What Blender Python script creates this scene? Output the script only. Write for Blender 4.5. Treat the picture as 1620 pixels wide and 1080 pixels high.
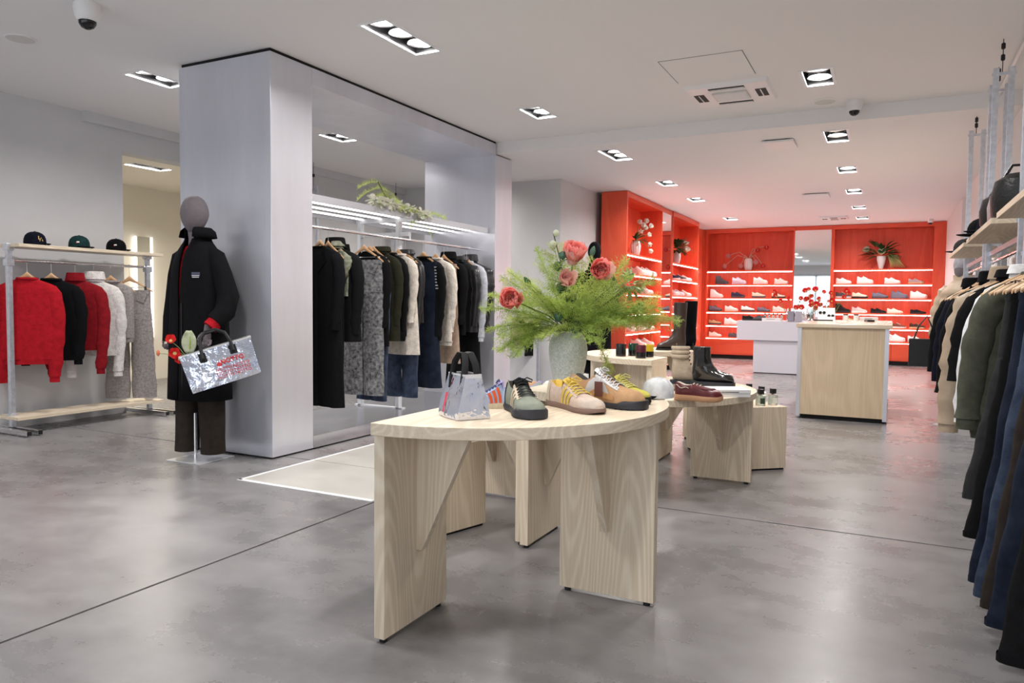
import bpy, bmesh, math, random
from mathutils import Matrix, Vector
for o in list(bpy.data.objects): bpy.data.objects.remove(o, do_unlink=True)
SC = bpy.context.scene
COL = SC.collection
# ---------------------------------------------------------------- camera, world, exposure
# X runs to the right along the back wall, Y into the shop along the long walls, Z up (metres)
cam_data = bpy.data.cameras.new('camera'); cam = bpy.data.objects.new('camera', cam_data); COL.objects.link(cam)
cam_data.sensor_width = 36.0; cam_data.lens = 1172.0 / 1620.0 * 36.0; cam_data.clip_start = 0.05; cam_data.clip_end = 200
_R = Matrix(((0.89058094, -0.03212832, 0.45368861), (0.45471514, 0.04099268, -0.88969306), (0.00998643, 0.99864276, 0.05111654)))
cam.matrix_world = Matrix.Translation((0, 0, 1.16)) @ _R.to_4x4()
SC.camera = cam
world = bpy.data.worlds.new('world'); SC.world = world; world.use_nodes = True
_bg = world.node_tree.nodes['Background']; _bg.inputs[0].default_value = (0.86, 0.92, 1.0, 1); _bg.inputs[1].default_value = 1.5
SC.view_settings.view_transform = 'Standard'; SC.view_settings.look = 'None'
SC.view_settings.gamma = 1.0; SC.view_settings.use_curve_mapping = False
SC.view_settings.exposure = 0.5
LAMP_W = 10.0      # watts of one downlight head

# ---------------------------------------------------------------- helpers
R = math.radians
PI = math.pi
rnd = random.Random(7)
def lerp(a, b, t): return a + (b - a) * t
def interp(tab, s):
    if s <= tab[0][0]: return tab[0][1]
    for (a, va), (b, vb) in zip(tab, tab[1:]):
        if s <= b:
            t = (s - a) / (b - a); return va + (vb - va) * t
    return tab[-1][1]
def sinterp(tab, s):                      # smooth (Catmull-Rom) interpolation
    xs = [t[0] for t in tab]
    if s <= xs[0]: return tab[0][1]
    if s >= xs[-1]: return tab[-1][1]
    for i in range(len(tab) - 1):
        if s <= xs[i + 1]:
            t = (s - xs[i]) / (xs[i + 1] - xs[i])
            p1, p2 = tab[i][1], tab[i + 1][1]
            p0 = tab[i - 1][1] if i else p1
            p3 = tab[i + 2][1] if i + 2 < len(tab) else p2
            return 0.5 * (2 * p1 + (p2 - p0) * t + (2 * p0 - 5 * p1 + 4 * p2 - p3) * t * t + (3 * p1 - p0 - 3 * p2 + p3) * t ** 3)

_M = {}
def mat(key, col=(.5, .5, .5), rough=.55, metal=0.0, var=0.0, vscale=6.0, bump=0.0, bscale=80.0, stretch=(1, 1, 1), bstretch=None,
        emit=0.0, trans=0.0, coat=0.0, sheen=0.0, col2=None, aniso=0.0, ior=1.45, rvar=0.0, spec=None):
    if key in _M: return _M[key]
    m = bpy.data.materials.new(key); m.use_nodes = True; _M[key] = m
    nt = m.node_tree; N = nt.nodes; L = nt.links; b = N['Principled BSDF']
    c4 = (*col, 1)
    b.inputs['Base Color'].default_value = c4; b.inputs['Roughness'].default_value = rough; b.inputs['Metallic'].default_value = metal
    b.inputs['IOR'].default_value = ior
    if spec is not None: b.inputs['Specular IOR Level'].default_value = spec
    if trans: b.inputs['Transmission Weight'].default_value = trans
    if coat: b.inputs['Coat Weight'].default_value = coat
    if sheen: b.inputs['Sheen Weight'].default_value = sheen
    if aniso: b.inputs['Anisotropic'].default_value = aniso
    if emit:
        b.inputs['Emission Color'].default_value = c4; b.inputs['Emission Strength'].default_value = emit
    if var or bump or col2 or rvar:
        tc = N.new('ShaderNodeTexCoord'); mp = N.new('ShaderNodeMapping'); mp.inputs['Scale'].default_value = stretch
        L.new(tc.outputs['Object'], mp.inputs[0])
        if var or col2 or rvar:
            nz = N.new('ShaderNodeTexNoise'); nz.inputs['Scale'].default_value = vscale; nz.inputs['Detail'].default_value = 5; nz.inputs['Roughness'].default_value = .6
            L.new(mp.outputs[0], nz.inputs['Vector'])
            if var or col2:
                rp = N.new('ShaderNodeValToRGB'); e = rp.color_ramp.elements
                e[0].position = .32; e[1].position = .68
                if col2: e[0].color = c4; e[1].color = (*col2, 1)
                else:
                    e[0].color = (*[max(0, c * (1 - var)) for c in col], 1); e[1].color = (*[min(1, c * (1 + var)) for c in col], 1)
                L.new(nz.outputs['Fac'], rp.inputs[0]); L.new(rp.outputs[0], b.inputs['Base Color'])
            if rvar:
                mr = N.new('ShaderNodeMapRange'); mr.inputs['To Min'].default_value = max(.02, rough - rvar); mr.inputs['To Max'].default_value = rough + rvar
                L.new(nz.outputs['Fac'], mr.inputs[0]); L.new(mr.outputs[0], b.inputs['Roughness'])
        if bump:
            mp2 = mp
            if bstretch:
                mp2 = N.new('ShaderNodeMapping'); mp2.inputs['Scale'].default_value = bstretch; L.new(tc.outputs['Object'], mp2.inputs[0])
            n2 = N.new('ShaderNodeTexNoise'); n2.inputs['Scale'].default_value = bscale; n2.inputs['Detail'].default_value = 3
            L.new(mp2.outputs[0], n2.inputs['Vector'])
            bp = N.new('ShaderNodeBump'); bp.inputs['Strength'].default_value = bump; bp.inputs['Distance'].default_value = .01
            L.new(n2.outputs['Fac'], bp.inputs['Height']); L.new(bp.outputs[0], b.inputs['Normal'])
    return m

def wood(key, c0, c1, axis='Z', rings=26.0, rough=.5, fibre=.5, scale=1.0, contrast=1.0):
    # cathedral grain: contour lines of a long, stretched noise, plus fine fibres
    if key in _M: return _M[key]
    m = bpy.data.materials.new(key); m.use_nodes = True; _M[key] = m
    nt = m.node_tree; N = nt.nodes; L = nt.links; b = N['Principled BSDF']; b.inputs['Roughness'].default_value = rough
    tc = N.new('ShaderNodeTexCoord')
    s = {'X': (.11, 1, 1), 'Y': (1, .11, 1), 'Z': (1, 1, .11)}[axis]; f = {'X': (.03, 1, 1), 'Y': (1, .03, 1), 'Z': (1, 1, .03)}[axis]
    m1 = N.new('ShaderNodeMapping'); m1.inputs['Scale'].default_value = s; L.new(tc.outputs['Object'], m1.inputs[0])
    m2 = N.new('ShaderNodeMapping'); m2.inputs['Scale'].default_value = f; L.new(tc.outputs['Object'], m2.inputs[0])
    n1 = N.new('ShaderNodeTexNoise'); n1.inputs['Scale'].default_value = 3.6 * scale; n1.inputs['Detail'].default_value = 1.5; n1.inputs['Roughness'].default_value = .3
    L.new(m1.outputs[0], n1.inputs['Vector'])
    mu = N.new('ShaderNodeMath'); mu.operation = 'MULTIPLY'; mu.inputs[1].default_value = rings * 6.283; L.new(n1.outputs['Fac'], mu.inputs[0])
    si = N.new('ShaderNodeMath'); si.operation = 'SINE'; L.new(mu.outputs[0], si.inputs[0])
    mr = N.new('ShaderNodeMapRange'); mr.inputs['From Min'].default_value = -.2; mr.inputs['From Max'].default_value = 1.0; L.new(si.outputs[0], mr.inputs[0])
    n2 = N.new('ShaderNodeTexNoise'); n2.inputs['Scale'].default_value = 160; n2.inputs['Detail'].default_value = 2; L.new(m2.outputs[0], n2.inputs['Vector'])
    mi = N.new('ShaderNodeMath'); mi.operation = 'MULTIPLY_ADD'; mi.inputs[1].default_value = fibre; L.new(n2.outputs['Fac'], mi.inputs[0])
    mk = N.new('ShaderNodeMath'); mk.operation = 'MULTIPLY'; mk.inputs[1].default_value = .55 * contrast; L.new(mr.outputs[0], mk.inputs[0])
    L.new(mk.outputs[0], mi.inputs[2])
    rp = N.new('ShaderNodeValToRGB'); e = rp.color_ramp.elements; e[0].position = .15; e[1].position = .9
    e[0].color = (*c0, 1); e[1].color = (*c1, 1)
    L.new(mi.outputs[0], rp.inputs[0]); L.new(rp.outputs[0], b.inputs['Base Color'])
    return m

def leafy(m, fac=.4, gain=1.15):
    # thin petals and leaves let light through
    nt = m.node_tree; N = nt.nodes; L = nt.links; b = N['Principled BSDF']; tr = N.new('ShaderNodeBsdfTranslucent'); mx = N.new('ShaderNodeMixShader'); mx.inputs[0].default_value = fac
    bc = b.inputs['Base Color']
    if bc.is_linked: L.new(bc.links[0].from_socket, tr.inputs[0])
    else: tr.inputs[0].default_value = bc.default_value
    L.new(b.outputs[0], mx.inputs[1]); L.new(tr.outputs[0], mx.inputs[2]); L.new(mx.outputs[0], N['Material Output'].inputs[0])
    return m
class MB:
    def __init__(self): self.v = []; self.f = []
    def add(self, vs, fs):
        o = len(self.v); self.v += [tuple(p) for p in vs]; self.f += [tuple(o + i for i in f) for f in fs]; return self
    def box(self, x0, x1, y0, y1, z0, z1):
        return self.add([(x0, y0, z0), (x1, y0, z0), (x1, y1, z0), (x0, y1, z0), (x0, y0, z1), (x1, y0, z1), (x1, y1, z1), (x0, y1, z1)],
                        [(0, 3, 2, 1), (4, 5, 6, 7), (0, 1, 5, 4), (1, 2, 6, 5), (2, 3, 7, 6), (3, 0, 4, 7)])
    def obox(self, c, s, M=None):
        vs = []
        for z in (-.5, .5):
            for x, y in ((-.5, -.5), (.5, -.5), (.5, .5), (-.5, .5)):
                p = Vector((x * s[0], y * s[1], z * s[2]))
                if M is not None: p = M @ p
                vs.append(p + Vector(c))
        return self.add(vs, [(0, 3, 2, 1), (4, 5, 6, 7), (0, 1, 5, 4), (1, 2, 6, 5), (2, 3, 7, 6), (3, 0, 4, 7)])
    def prism(self, poly, z0, z1):
        n = len(poly)
        return self.add([(x, y, z0) for x, y in poly] + [(x, y, z1) for x, y in poly],
                        [tuple(range(n - 1, -1, -1)), tuple(range(n, 2 * n))] + [(i, (i + 1) % n, n + (i + 1) % n, n + i) for i in range(n)])
    def prism_x(self, poly, x0, x1):      # poly in (y, z), extruded along x
        n = len(poly)
        return self.add([(x0, y, z) for y, z in poly] + [(x1, y, z) for y, z in poly],
                        [tuple(range(n - 1, -1, -1)), tuple(range(n, 2 * n))] + [(i, (i + 1) % n, n + (i + 1) % n, n + i) for i in range(n)])
    def loft(self, rings, caps=True, closed=True):
        n = len(rings[0]); o = len(self.v); fs = []
        for a in range(len(rings) - 1):
            for i in range(n if closed else n - 1):
                j = (i + 1) % n
                fs.append((a * n + i, a * n + j, (a + 1) * n + j, (a + 1) * n + i))
        if caps and closed:
            fs.append(tuple(range(n - 1, -1, -1))); k = (len(rings) - 1) * n; fs.append(tuple(range(k, k + n)))
        return self.add([p for r in rings for p in r], fs)
    def tube(self, pts, r, n=8, caps=True, flat=1.0):
        pts = [Vector(p) for p in pts]; rings = []; up = None
        for i, p in enumerate(pts):
            d = (pts[min(i + 1, len(pts) - 1)] - pts[max(i - 1, 0)]).normalized()
            if up is None: up = Vector((0, 0, 1)) if abs(d.z) < .9 else Vector((1, 0, 0))
            a = d.cross(up)
            if a.length < 1e-5: a = d.orthogonal()
            a.normalize(); b = a.cross(d).normalized(); up = b
            rr = r[i] if isinstance(r, (list, tuple)) else r
            rings.append([p + a * (rr * math.cos(2 * PI * k / n)) + b * (rr * flat * math.sin(2 * PI * k / n)) for k in range(n)])
        return self.loft(rings, caps)
    def lathe(self, prof, n=24, c=(0, 0, 0), caps=True):
        return self.loft([[(c[0] + r * math.cos(2 * PI * k / n), c[1] + r * math.sin(2 * PI * k / n), c[2] + z) for k in range(n)] for r, z in prof], caps)
    def grid(self, fn, nu, nv):
        vs = [fn(i / nu, j / nv) for i in range(nu + 1) for j in range(nv + 1)]
        return self.add(vs, [(i * (nv + 1) + j, (i + 1) * (nv + 1) + j, (i + 1) * (nv + 1) + j + 1, i * (nv + 1) + j + 1) for i in range(nu) for j in range(nv)])
    def mesh(self, name, smooth=False, angle=40):
        me = bpy.data.meshes.new(name); me.from_pydata(self.v, [], self.f)
        bm = bmesh.new(); bm.from_mesh(me); bmesh.ops.delete(bm, geom=[v for v in bm.verts if not v.link_faces], context='VERTS'); bmesh.ops.recalc_face_normals(bm, faces=bm.faces); bm.to_mesh(me); bm.free()
        if smooth:
            me.polygons.foreach_set('use_smooth', [True] * len(me.polygons))
            me.set_sharp_from_angle(angle=R(angle))
        return me
    def build(self, name, m, parent=None, smooth=False, bevel=0, angle=40, solid=0, kind=None, label=None):
        me = self.mesh(name, smooth, angle); me.materials.append(m)
        return link(name, me, parent, bevel, solid, kind, label)
def link(name, me, parent=None, bevel=0, solid=0, kind=None, label=None, m=None):
    o = bpy.data.objects.new(name, me); COL.objects.link(o); o.parent = parent
    if m is not None:
        if not me.materials: me.materials.append(None)
        o.material_slots[0].link = 'OBJECT'; o.material_slots[0].material = m
    if solid:
        s = o.modifiers.new('s', 'SOLIDIFY'); s.thickness = solid; s.offset = 0
    if bevel:
        b = o.modifiers.new('b', 'BEVEL'); b.width = bevel; b.segments = 2; b.limit_method = 'ANGLE'; b.angle_limit = R(40)
    if kind: o['kind'] = kind
    if label: o['label'] = label
    return o
def thing(name, label, cat, loc=(0, 0, 0), rz=0.0, group=None, rot=None):
    o = bpy.data.objects.new(name, None); COL.objects.link(o); o.empty_display_size = .05
    o.location = loc; o.rotation_euler = rot if rot else (0, 0, rz)
    return tag(o, label, cat, group)
def tag(o, label, cat, group=None):
    o['label'] = label; o['category'] = cat
    if group: o['group'] = group
    return o
def struct(o):
    o['kind'] = 'structure'; return o
def B(name, b, m, parent=None, bevel=0, label=None):        # one box part
    return MB().box(*b).build(name, m, parent, bevel=bevel, label=label)
def text_mesh(s, size, m, parent, loc, rot, name='lettering', depth=.0006, bold=0.0, align='CENTER'):
    cu = bpy.data.curves.new(name, 'FONT'); cu.body = s; cu.size = size; cu.extrude = depth; cu.align_x = align; cu.align_y = 'CENTER'; cu.offset = bold; cu.resolution_u = 2
    to = bpy.data.objects.new(name, cu); COL.objects.link(to)
    dg = bpy.context.evaluated_depsgraph_get(); me = bpy.data.meshes.new_from_object(to.evaluated_get(dg))
    bpy.data.objects.remove(to, do_unlink=True); bpy.data.curves.remove(cu)
    me.materials.clear(); me.materials.append(m)
    o = link(name, me, parent); o.location = loc; o.rotation_euler = rot
    return o

# ---------------------------------------------------------------- materials
ASH = lambda ax: wood('ash_' + ax, (.62, .505, .365), (.82, .72, .57), ax, rings=34, rough=.45, fibre=.6, contrast=.6)
ASH_COUNTER = wood('ash_counter', (.56, .43, .28), (.72, .58, .41), 'Z', rings=16, rough=.45, fibre=.7, scale=.9, contrast=.35)
REDWOOD = lambda ax: wood('red_wood_' + ax, (.66, .058, .024), (.88, .135, .056), ax, rings=4, rough=.42, fibre=.8, contrast=.35)
ALU = mat('brushed_aluminium', (.68, .69, .75), rough=.28, metal=.58, var=.06, vscale=3, stretch=(1, 1, .15), bump=.02, bscale=220, bstretch=(.02, .02, 1), aniso=.35)
STEEL = mat('galvanised_steel', (.70, .73, .79), rough=.34, metal=.85, var=.12, vscale=30)
CHROME = mat('chrome', (.85, .85, .87), rough=.12, metal=1.0)
WHITE_METAL = mat('white_powder_coat', (.80, .81, .84), rough=.4)
PLASTER = mat('white_plaster', (.80, .785, .785), rough=.85, bump=.03, bscale=120)
PLASTER_GREY = mat('grey_plaster', (.60, .595, .60), rough=.85, bump=.03, bscale=120, var=.03, vscale=2)
PLASTER_WARM = mat('cream_plaster', (.86, .81, .71), rough=.85, bump=.03, bscale=120)
BLACK_PLASTIC = mat('black_plastic', (.012, .012, .013), rough=.35)
WHITE_PLASTIC = mat('white_plastic', (.78, .77, .77), rough=.4)
SHADOW_BLACK = mat('black_plinth', (.006, .006, .006), rough=.8)
def concrete(key, ca, cb, rough=.33):
    m = bpy.data.materials.new(key); m.use_nodes = True; nt = m.node_tree; N = nt.nodes; L = nt.links; b = N['Principled BSDF']
    tc = N.new('ShaderNodeTexCoord'); acc = None
    for sc, w, st in ((.7, .6, (1, 1, 1)), (2.6, .34, (1, 1.6, 1)), (12, .10, (1, 1, 1)), (80, .05, (1, 1, 1))):
        mp = N.new('ShaderNodeMapping'); mp.inputs['Scale'].default_value = st; L.new(tc.outputs['Object'], mp.inputs[0])
        nz = N.new('ShaderNodeTexNoise'); nz.inputs['Scale'].default_value = sc; nz.inputs['Detail'].default_value = 6; nz.inputs['Roughness'].default_value = .5
        nz.inputs['Distortion'].default_value = .15; L.new(mp.outputs[0], nz.inputs['Vector'])
        ma = N.new('ShaderNodeMath'); ma.operation = 'MULTIPLY_ADD'; ma.inputs[1].default_value = w; L.new(nz.outputs['Fac'], ma.inputs[0])
        if acc is None: ma.inputs[2].default_value = 0
        else: L.new(acc, ma.inputs[2])
        acc = ma.outputs[0]
    rp = N.new('ShaderNodeValToRGB'); e = rp.color_ramp.elements; e[0].position = .36; e[1].position = .72; e[0].color = (*ca, 1); e[1].color = (*cb, 1)
    L.new(acc, rp.inputs[0]); L.new(rp.outputs[0], b.inputs['Base Color'])
    mr = N.new('ShaderNodeMapRange'); mr.inputs['From Min'].default_value = .4; mr.inputs['From Max'].default_value = .8
    mr.inputs['To Min'].default_value = rough - .10; mr.inputs['To Max'].default_value = rough + .14; L.new(acc, mr.inputs[0]); L.new(mr.outputs[0], b.inputs['Roughness'])
    _M[key] = m; return m
CONCRETE = concrete('polished_concrete', (.098, .094, .096), (.272, .263, .264), .30)
CONCRETE_PALE = concrete('pale_screed', (.36, .345, .315), (.48, .465, .43), .4)
# ---------------------------------------------------------------- the room shell
floor = struct(MB().box(-10.2, 1.3, -1.6, 17.2, -.14, -.03).build('floor', mat('floor_joint', (.03, .03, .032), .8)))
JX = [-10.2, -2.64, 1.3]; JY = [-1.6, .72, 4.13, 7.51, 10.9, 14.3, 17.2]; G = .007
for i in range(len(JX) - 1):
    for j in range(len(JY) - 1):
        B('slab', (JX[i] + G, JX[i + 1] - G, JY[j] + G, JY[j + 1] - G, -.05, 0), CONCRETE, floor, bevel=.002)
for y0, y1 in ((3.46, 4.126), (4.134, 5.5)):
    B('infill_slab', (-3.72, -2.66, y0, y1, -.01, .0015), CONCRETE_PALE, floor, label='pale cream screed patch')
for bx_ in ((-3.745, -3.718, 3.44, 5.5, -.01, .002), (-3.745, -2.66, 3.43, 3.462, -.01, .002)):
    B('seam', bx_, mat('white_filler', (.66, .68, .69), .6), floor, label='white filler line')

def plate(name, x0, x1, y0, y1, z0, z1, holes, m):
    xs = sorted({x0, x1} | {h[i] for h in holes for i in (0, 1)}); ys = sorted({y0, y1} | {h[i] for h in holes for i in (2, 3)})
    mb = MB()
    for a, b_ in zip(xs, xs[1:]):
        for c, d in zip(ys, ys[1:]):
            cx, cy = (a + b_) / 2, (c + d) / 2
            if any(h[0] < cx < h[1] and h[2] < cy < h[3] for h in holes): continue
            mb.box(a, b_, c, d, z0, z1)
    return struct(mb.build(name, m))
# recessed downlights: (centre x, y0, y1, heads, ceiling z, wording)
ZU, ZL, ZF = 2.97, 2.84, 2.76
LIGHTS = [(-3.05, 3.94, 4.60, 3, ZU, 'triple recessed downlight nearest the aluminium portal'),
          (-5.44, 3.96, 4.40, 2, ZU, 'twin recessed downlight to the left of the aluminium pillar'),
          (-5.49, 6.28, 6.70, 2, ZU, 'twin recessed downlight seen through the aluminium portal'),
          (-3.04, 6.25, 6.67, 2, ZU, 'twin recessed downlight left of the ceiling air conditioner'),
          (-.57, 6.18, 6.64, 2, ZU, 'twin recessed downlight right of the ceiling air conditioner'),
          (-2.81, 7.72, 8.35, 3, ZL, 'triple recessed downlight just behind the ceiling step on the left'),
          (-2.81, 9.95, 10.40, 2, ZL, 'twin downlight in front of the red corner of the side shelving'),
          (-2.81, 11.70, 12.12, 2, ZL, 'twin downlight in front of the red side shelving mirror'),
          (-2.81, 14.55, 14.97, 2, ZL, 'twin downlight nearest the left red back shelving'),
          (-.53, 7.76, 8.32, 2, ZL, 'twin downlight just behind the ceiling step above the counter'),
          (-.53, 9.80, 10.26, 2, ZL, 'second twin downlight behind the ceiling step on the right'),
          (-.53, 11.72, 12.18, 2, ZL, 'third twin downlight behind the ceiling step on the right'),
          (-.53, 13.66, 14.08, 2, ZL, 'fourth twin downlight behind the ceiling step on the right'),
          (-.53, 15.30, 15.72, 2, ZL, 'twin downlight nearest the right red back shelving'),
          (-8.03, 5.78, 6.30, 2, ZF, 'twin downlight in the cream room beyond the doorway'),
          (-3.05, 1.60, 2.26, 3, ZU, 'added unseen triple recessed downlight in front of the camera side tables'),  # from here down: fixtures outside the view, added to light the room
          (-.57, 3.90, 4.36, 2, ZU, 'added unseen twin recessed downlight above the right clothes rail'),
          (-.57, 1.60, 2.06, 2, ZU, 'added unseen twin recessed downlight above the near end of the right rail'),
          (-5.44, 1.60, 2.04, 2, ZU, 'added unseen twin recessed downlight at the near left of the shop'),
          (-5.49, 8.40, 8.82, 2, ZU, 'added unseen twin recessed downlight over the far left corner')]
LW = .112
holes = {z: [(x - LW, x + LW, y0, y1) for x, y0, y1, n, zz, w in LIGHTS if zz == z] for z in (ZU, ZL, ZF)}
plate('ceiling', -7.0, 1.1, -1.6, 7.43, ZU, ZU + .14, [h for h in holes[ZU] if h[3] < 7.43], PLASTER)
plate('ceiling', -7.0, -4.95, 7.43, 9.9, ZU, ZU + .14, [h for h in holes[ZU] if h[3] > 7.43], PLASTER)
plate('ceiling', -4.95, 1.1, 7.43, 17.0, ZL, ZL + .27, holes[ZL], PLASTER)
plate('ceiling', -9.6, -7.2, 3.6, 8.2, ZF, ZF + .12, holes[ZF], PLASTER_WARM)
def wall(name, bs, m):
    mb = MB()
    for b in bs: mb.box(*b)
    return struct(mb.build(name, m))
wall('wall_left', [(-7.2, -7.0, -1.6, 4.97, 0, 3.1), (-7.2, -7.0, 6.35, 10.05, 0, 3.1), (-7.2, -7.0, 4.97, 6.35, 2.665, 3.1)], PLASTER_GREY)
struct(B('trim_1', (-7.0, -6.94, 4.55, 9.85, 2.87, ZU), PLASTER_GREY))
wall('wall_back_left', [(-7.0, -4.9, 9.85, 10.05, 0, 3.1)], PLASTER_GREY)
wall('wall_middle', [(-4.9, -4.0, 9.24, 17.2, 0, 2.84)], PLASTER_GREY)
wall('wall_back', [(-4.0, 1.3, 17.0, 17.2, 0, 2.84)], PLASTER)
wall('wall_right', [(1.1, 1.3, -1.6, 17.0, 0, 3.1)], PLASTER)
for k, (y0, y1, zz) in enumerate(((13.2, 16.68, ZL), (10.05, 12.1, ZL), (7.45, 9.2, ZL), (2.2, 6.1, ZU))):
    struct(B('trim_%d' % (k + 2), (.92, 1.1, y0, y1, 0, zz), PLASTER, bevel=.004))
wall('wall_cream_room', [(-9.8, -9.6, 3.4, 8.4, 0, 2.9), (-9.8, -7.2, 3.4, 3.6, 0, 2.9), (-9.8, -7.2, 8.2, 8.4, 0, 2.9)], PLASTER_WARM)
struct(B('baseboard_left', (-7.0, -6.985, 6.35, 9.85, 0, .07), PLASTER)); 
# shopfront behind the camera: header, sill and mullions, open to the street daylight
wall('wall_front', [(-7.2, 1.3, -1.8, -1.6, 2.55, 3.1), (-7.2, 1.3, -1.8, -1.6, 0, .35)], PLASTER)
wf = struct(MB().box(-7.0, 1.1, -1.76, -1.66, 2.49, 2.55).box(-7.0, 1.1, -1.76, -1.66, .35, .41).build('window_1', mat('dark_frame', (.05, .055, .065), .4)))
for k in range(7): B('mullion', (-7.0 + k * 1.34, -6.94 + k * 1.34, -1.76, -1.66, .41, 2.49), mat('dark_frame'), wf)
# the tall mirror with a light strip in the cream room
mr = thing('fitting_room_mirror', 'tall mirror with glowing edges on the cream room wall', 'mirror', (-9.58, 7.1, 0))
B('glass', (0, .02, -.10, .10, .62, 2.06), mat('mirror_glass', (.86, .88, .88), .03, 1.0), mr)
for y in (-.14, .12): B('light_strip', (0, .03, y, y + .02, .62, 2.06), mat('strip_light', (1, .98, .93), emit=1.6), mr)

LAMP_GLOW = mat('lamp_glow', (1, .98, .95), emit=9)
DARK_CAN = mat('dark_can', (.035, .035, .037), .45)
REFLECT = mat('lamp_reflector', (.8, .8, .8), .25, .9)
for x, y0, y1, n, z, w in LIGHTS:
    t = thing('ceiling_light', w, 'ceiling light', (x, (y0 + y1) / 2, z), group='recessed downlights')
    h = (y1 - y0) / 2; F_ = LW + .012
    fr = MB()
    fr.box(-F_, -LW + .012, -h - .012, h + .012, -.004, .006).box(LW - .012, F_, -h - .012, h + .012, -.004, .006)
    fr.box(-LW + .012, LW - .012, -h - .012, -h + .012, -.004, .006).box(-LW + .012, LW - .012, h - .012, h + .012, -.004, .006)
    fr.build('frame', WHITE_METAL, t)
    ca = MB(); e = .003
    ca.box(-LW + .001, -LW + .006, -h + .002, h - .002, .007, .11).box(LW - .006, LW - .001, -h + .002, h - .002, .007, .11)
    ca.box(-LW + .006, LW - .006, -h + .002, -h + .006, .007, .11).box(-LW + .006, LW - .006, h - .006, h - .002, .007, .11)
    ca.box(-LW + .001, LW - .001, -h + .002, h - .002, .11, .114)
    ca.build('housing', DARK_CAN, t)
    for k in range(n):
        cy = -h + (k + .5) * 2 * h / n
        hd = MB().lathe([(.060, .10), (.084, .038), (.092, .034), (.094, .040), (.070, .108)], 24, (0, cy, 0), caps=False).build('lamp_ring', REFLECT, t, smooth=True)
        MB().lathe([(.082, .046), (.082, .052)], 24, (0, cy, 0)).build('lamp_lens', LAMP_GLOW, hd)
    ld = bpy.data.lights.new('downlight', 'AREA'); ld.shape = 'RECTANGLE'; ld.size = .16; ld.size_y = 2 * h - .06; ld.energy = LAMP_W * n * (2.2 if z == ZF else 1); ld.color = (1, .965, .935) if z != ZF else (1, .93, .82)
    ld.spread = R(150)
    lo = bpy.data.objects.new('downlight', ld); COL.objects.link(lo); lo.parent = t; lo.location = (0, 0, .028)

# ---------------------------------------------------------------- ceiling fittings
def cassette(label, x0, x1, y0, y1, z, group=None):
    t = thing('air_conditioner', label, 'air conditioner', ((x0 + x1) / 2, (y0 + y1) / 2, z)); a, b = (x1 - x0) / 2, (y1 - y0) / 2
    fr = MB()
    q, p = a - .2, b - .2
    fr.add([(-a, -b, 0), (a, -b, 0), (a, b, 0), (-a, b, 0), (-a + .02, -b + .02, -.03), (a - .02, -b + .02, -.03), (a - .02, b - .02, -.03), (-a + .02, b - .02, -.03)],
           [(0, 1, 2, 3), (7, 6, 5, 4), (0, 4, 5, 1), (1, 5, 6, 2), (2, 6, 7, 3), (3, 7, 4, 0)])
    fr.build('casing', WHITE_PLASTIC, t)
    for x, y, sx, sy in ((0, -b + .09, q * 1.7, .035), (0, b - .09, q * 1.7, .035), (-a + .09, 0, .035, p * 1.7), (a - .09, 0, .035, p * 1.7)):
        MB().obox((x, y, -.031), (sx + .05, sy + .02, .004)).build('louvre_slot', mat('vent_dark', (.02, .02, .02), .7), t)
        MB().obox((x, y, -.036), (sx + .045 if sx > sy else .009, sy * .28 if sx > sy else sy + .01, .003)).build('louvre', WHITE_PLASTIC, t)
    gr = MB().obox((0, 0, -.036), (2 * q, 2 * p, .010)).build('grille', mat('grille_plate', (.62, .6, .58), .6), t)
    for k in range(14):
        y = -p + .02 + k * (2 * p - .04) / 13
        MB().obox((0, y, -.042), (2 * q - .03, .008, .003)).build('slat', WHITE_PLASTIC, gr)
    return t
cassette('white ceiling air conditioner with a square grille and side louvres before the ceiling step', -1.60, -.92, 6.2, 6.84, ZU)
cassette('small white ceiling air conditioner above the white table far back', -1.25, -.75, 15.0, 15.5, ZL)
def panel(label, x0, x1, y0, y1, z):
    t = thing('ceiling_vent', label, 'vent', ((x0 + x1) / 2, (y0 + y1) / 2, z)); a, b = (x1 - x0) / 2, (y1 - y0) / 2
    B('plate', (-a, a, -b, b, -.028, -.010), WHITE_PLASTIC, t, bevel=.003)
    B('neck', (-a + .03, a - .03, -b + .03, b - .03, -.010, 0), mat('vent_dark', (.02, .02, .02), .7), t)
panel('square white ceiling vent plate just behind the ceiling step', -1.22, -.92, 7.93, 8.35, ZL)
panel('square white ceiling vent plate deep inside the shop', -1.23, -.87, 11.9, 12.3, ZL)
hatch = thing('access_hatch', 'flush white access hatch beside the big ceiling air conditioner', 'hatch', (-1.3, 5.79, ZU))
B('panel', (-.30, .30, -.29, .29, -.002, 0), PLASTER, hatch)
for b_ in ((-.306, -.30, -.296, .296, -.0025, 0), (.30, .306, -.296, .296, -.0025, 0), (-.306, .306, -.296, -.29, -.0025, 0)): B('gap', b_, mat('hatch_gap', (.25, .25, .25), .8), hatch)
for lab, x, y, z in (('flat round ceiling speaker at the upper left', -5.46, 3.12, ZU), ('flat round ceiling speaker beside the dome camera over the step', -.575, 7.16, ZU)):
    t = thing('ceiling_speaker', lab, 'speaker', (x, y, z))
    MB().lathe([(.10, 0), (.10, -.004), (.092, -.007), (0.001, -.007)], 32).build('rim', WHITE_PLASTIC, t, smooth=True)
    MB().lathe([(.088, -.0068), (.086, -.0085), (.001, -.0085)], 32).build('grille', mat('grille_plate'), t)
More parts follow.
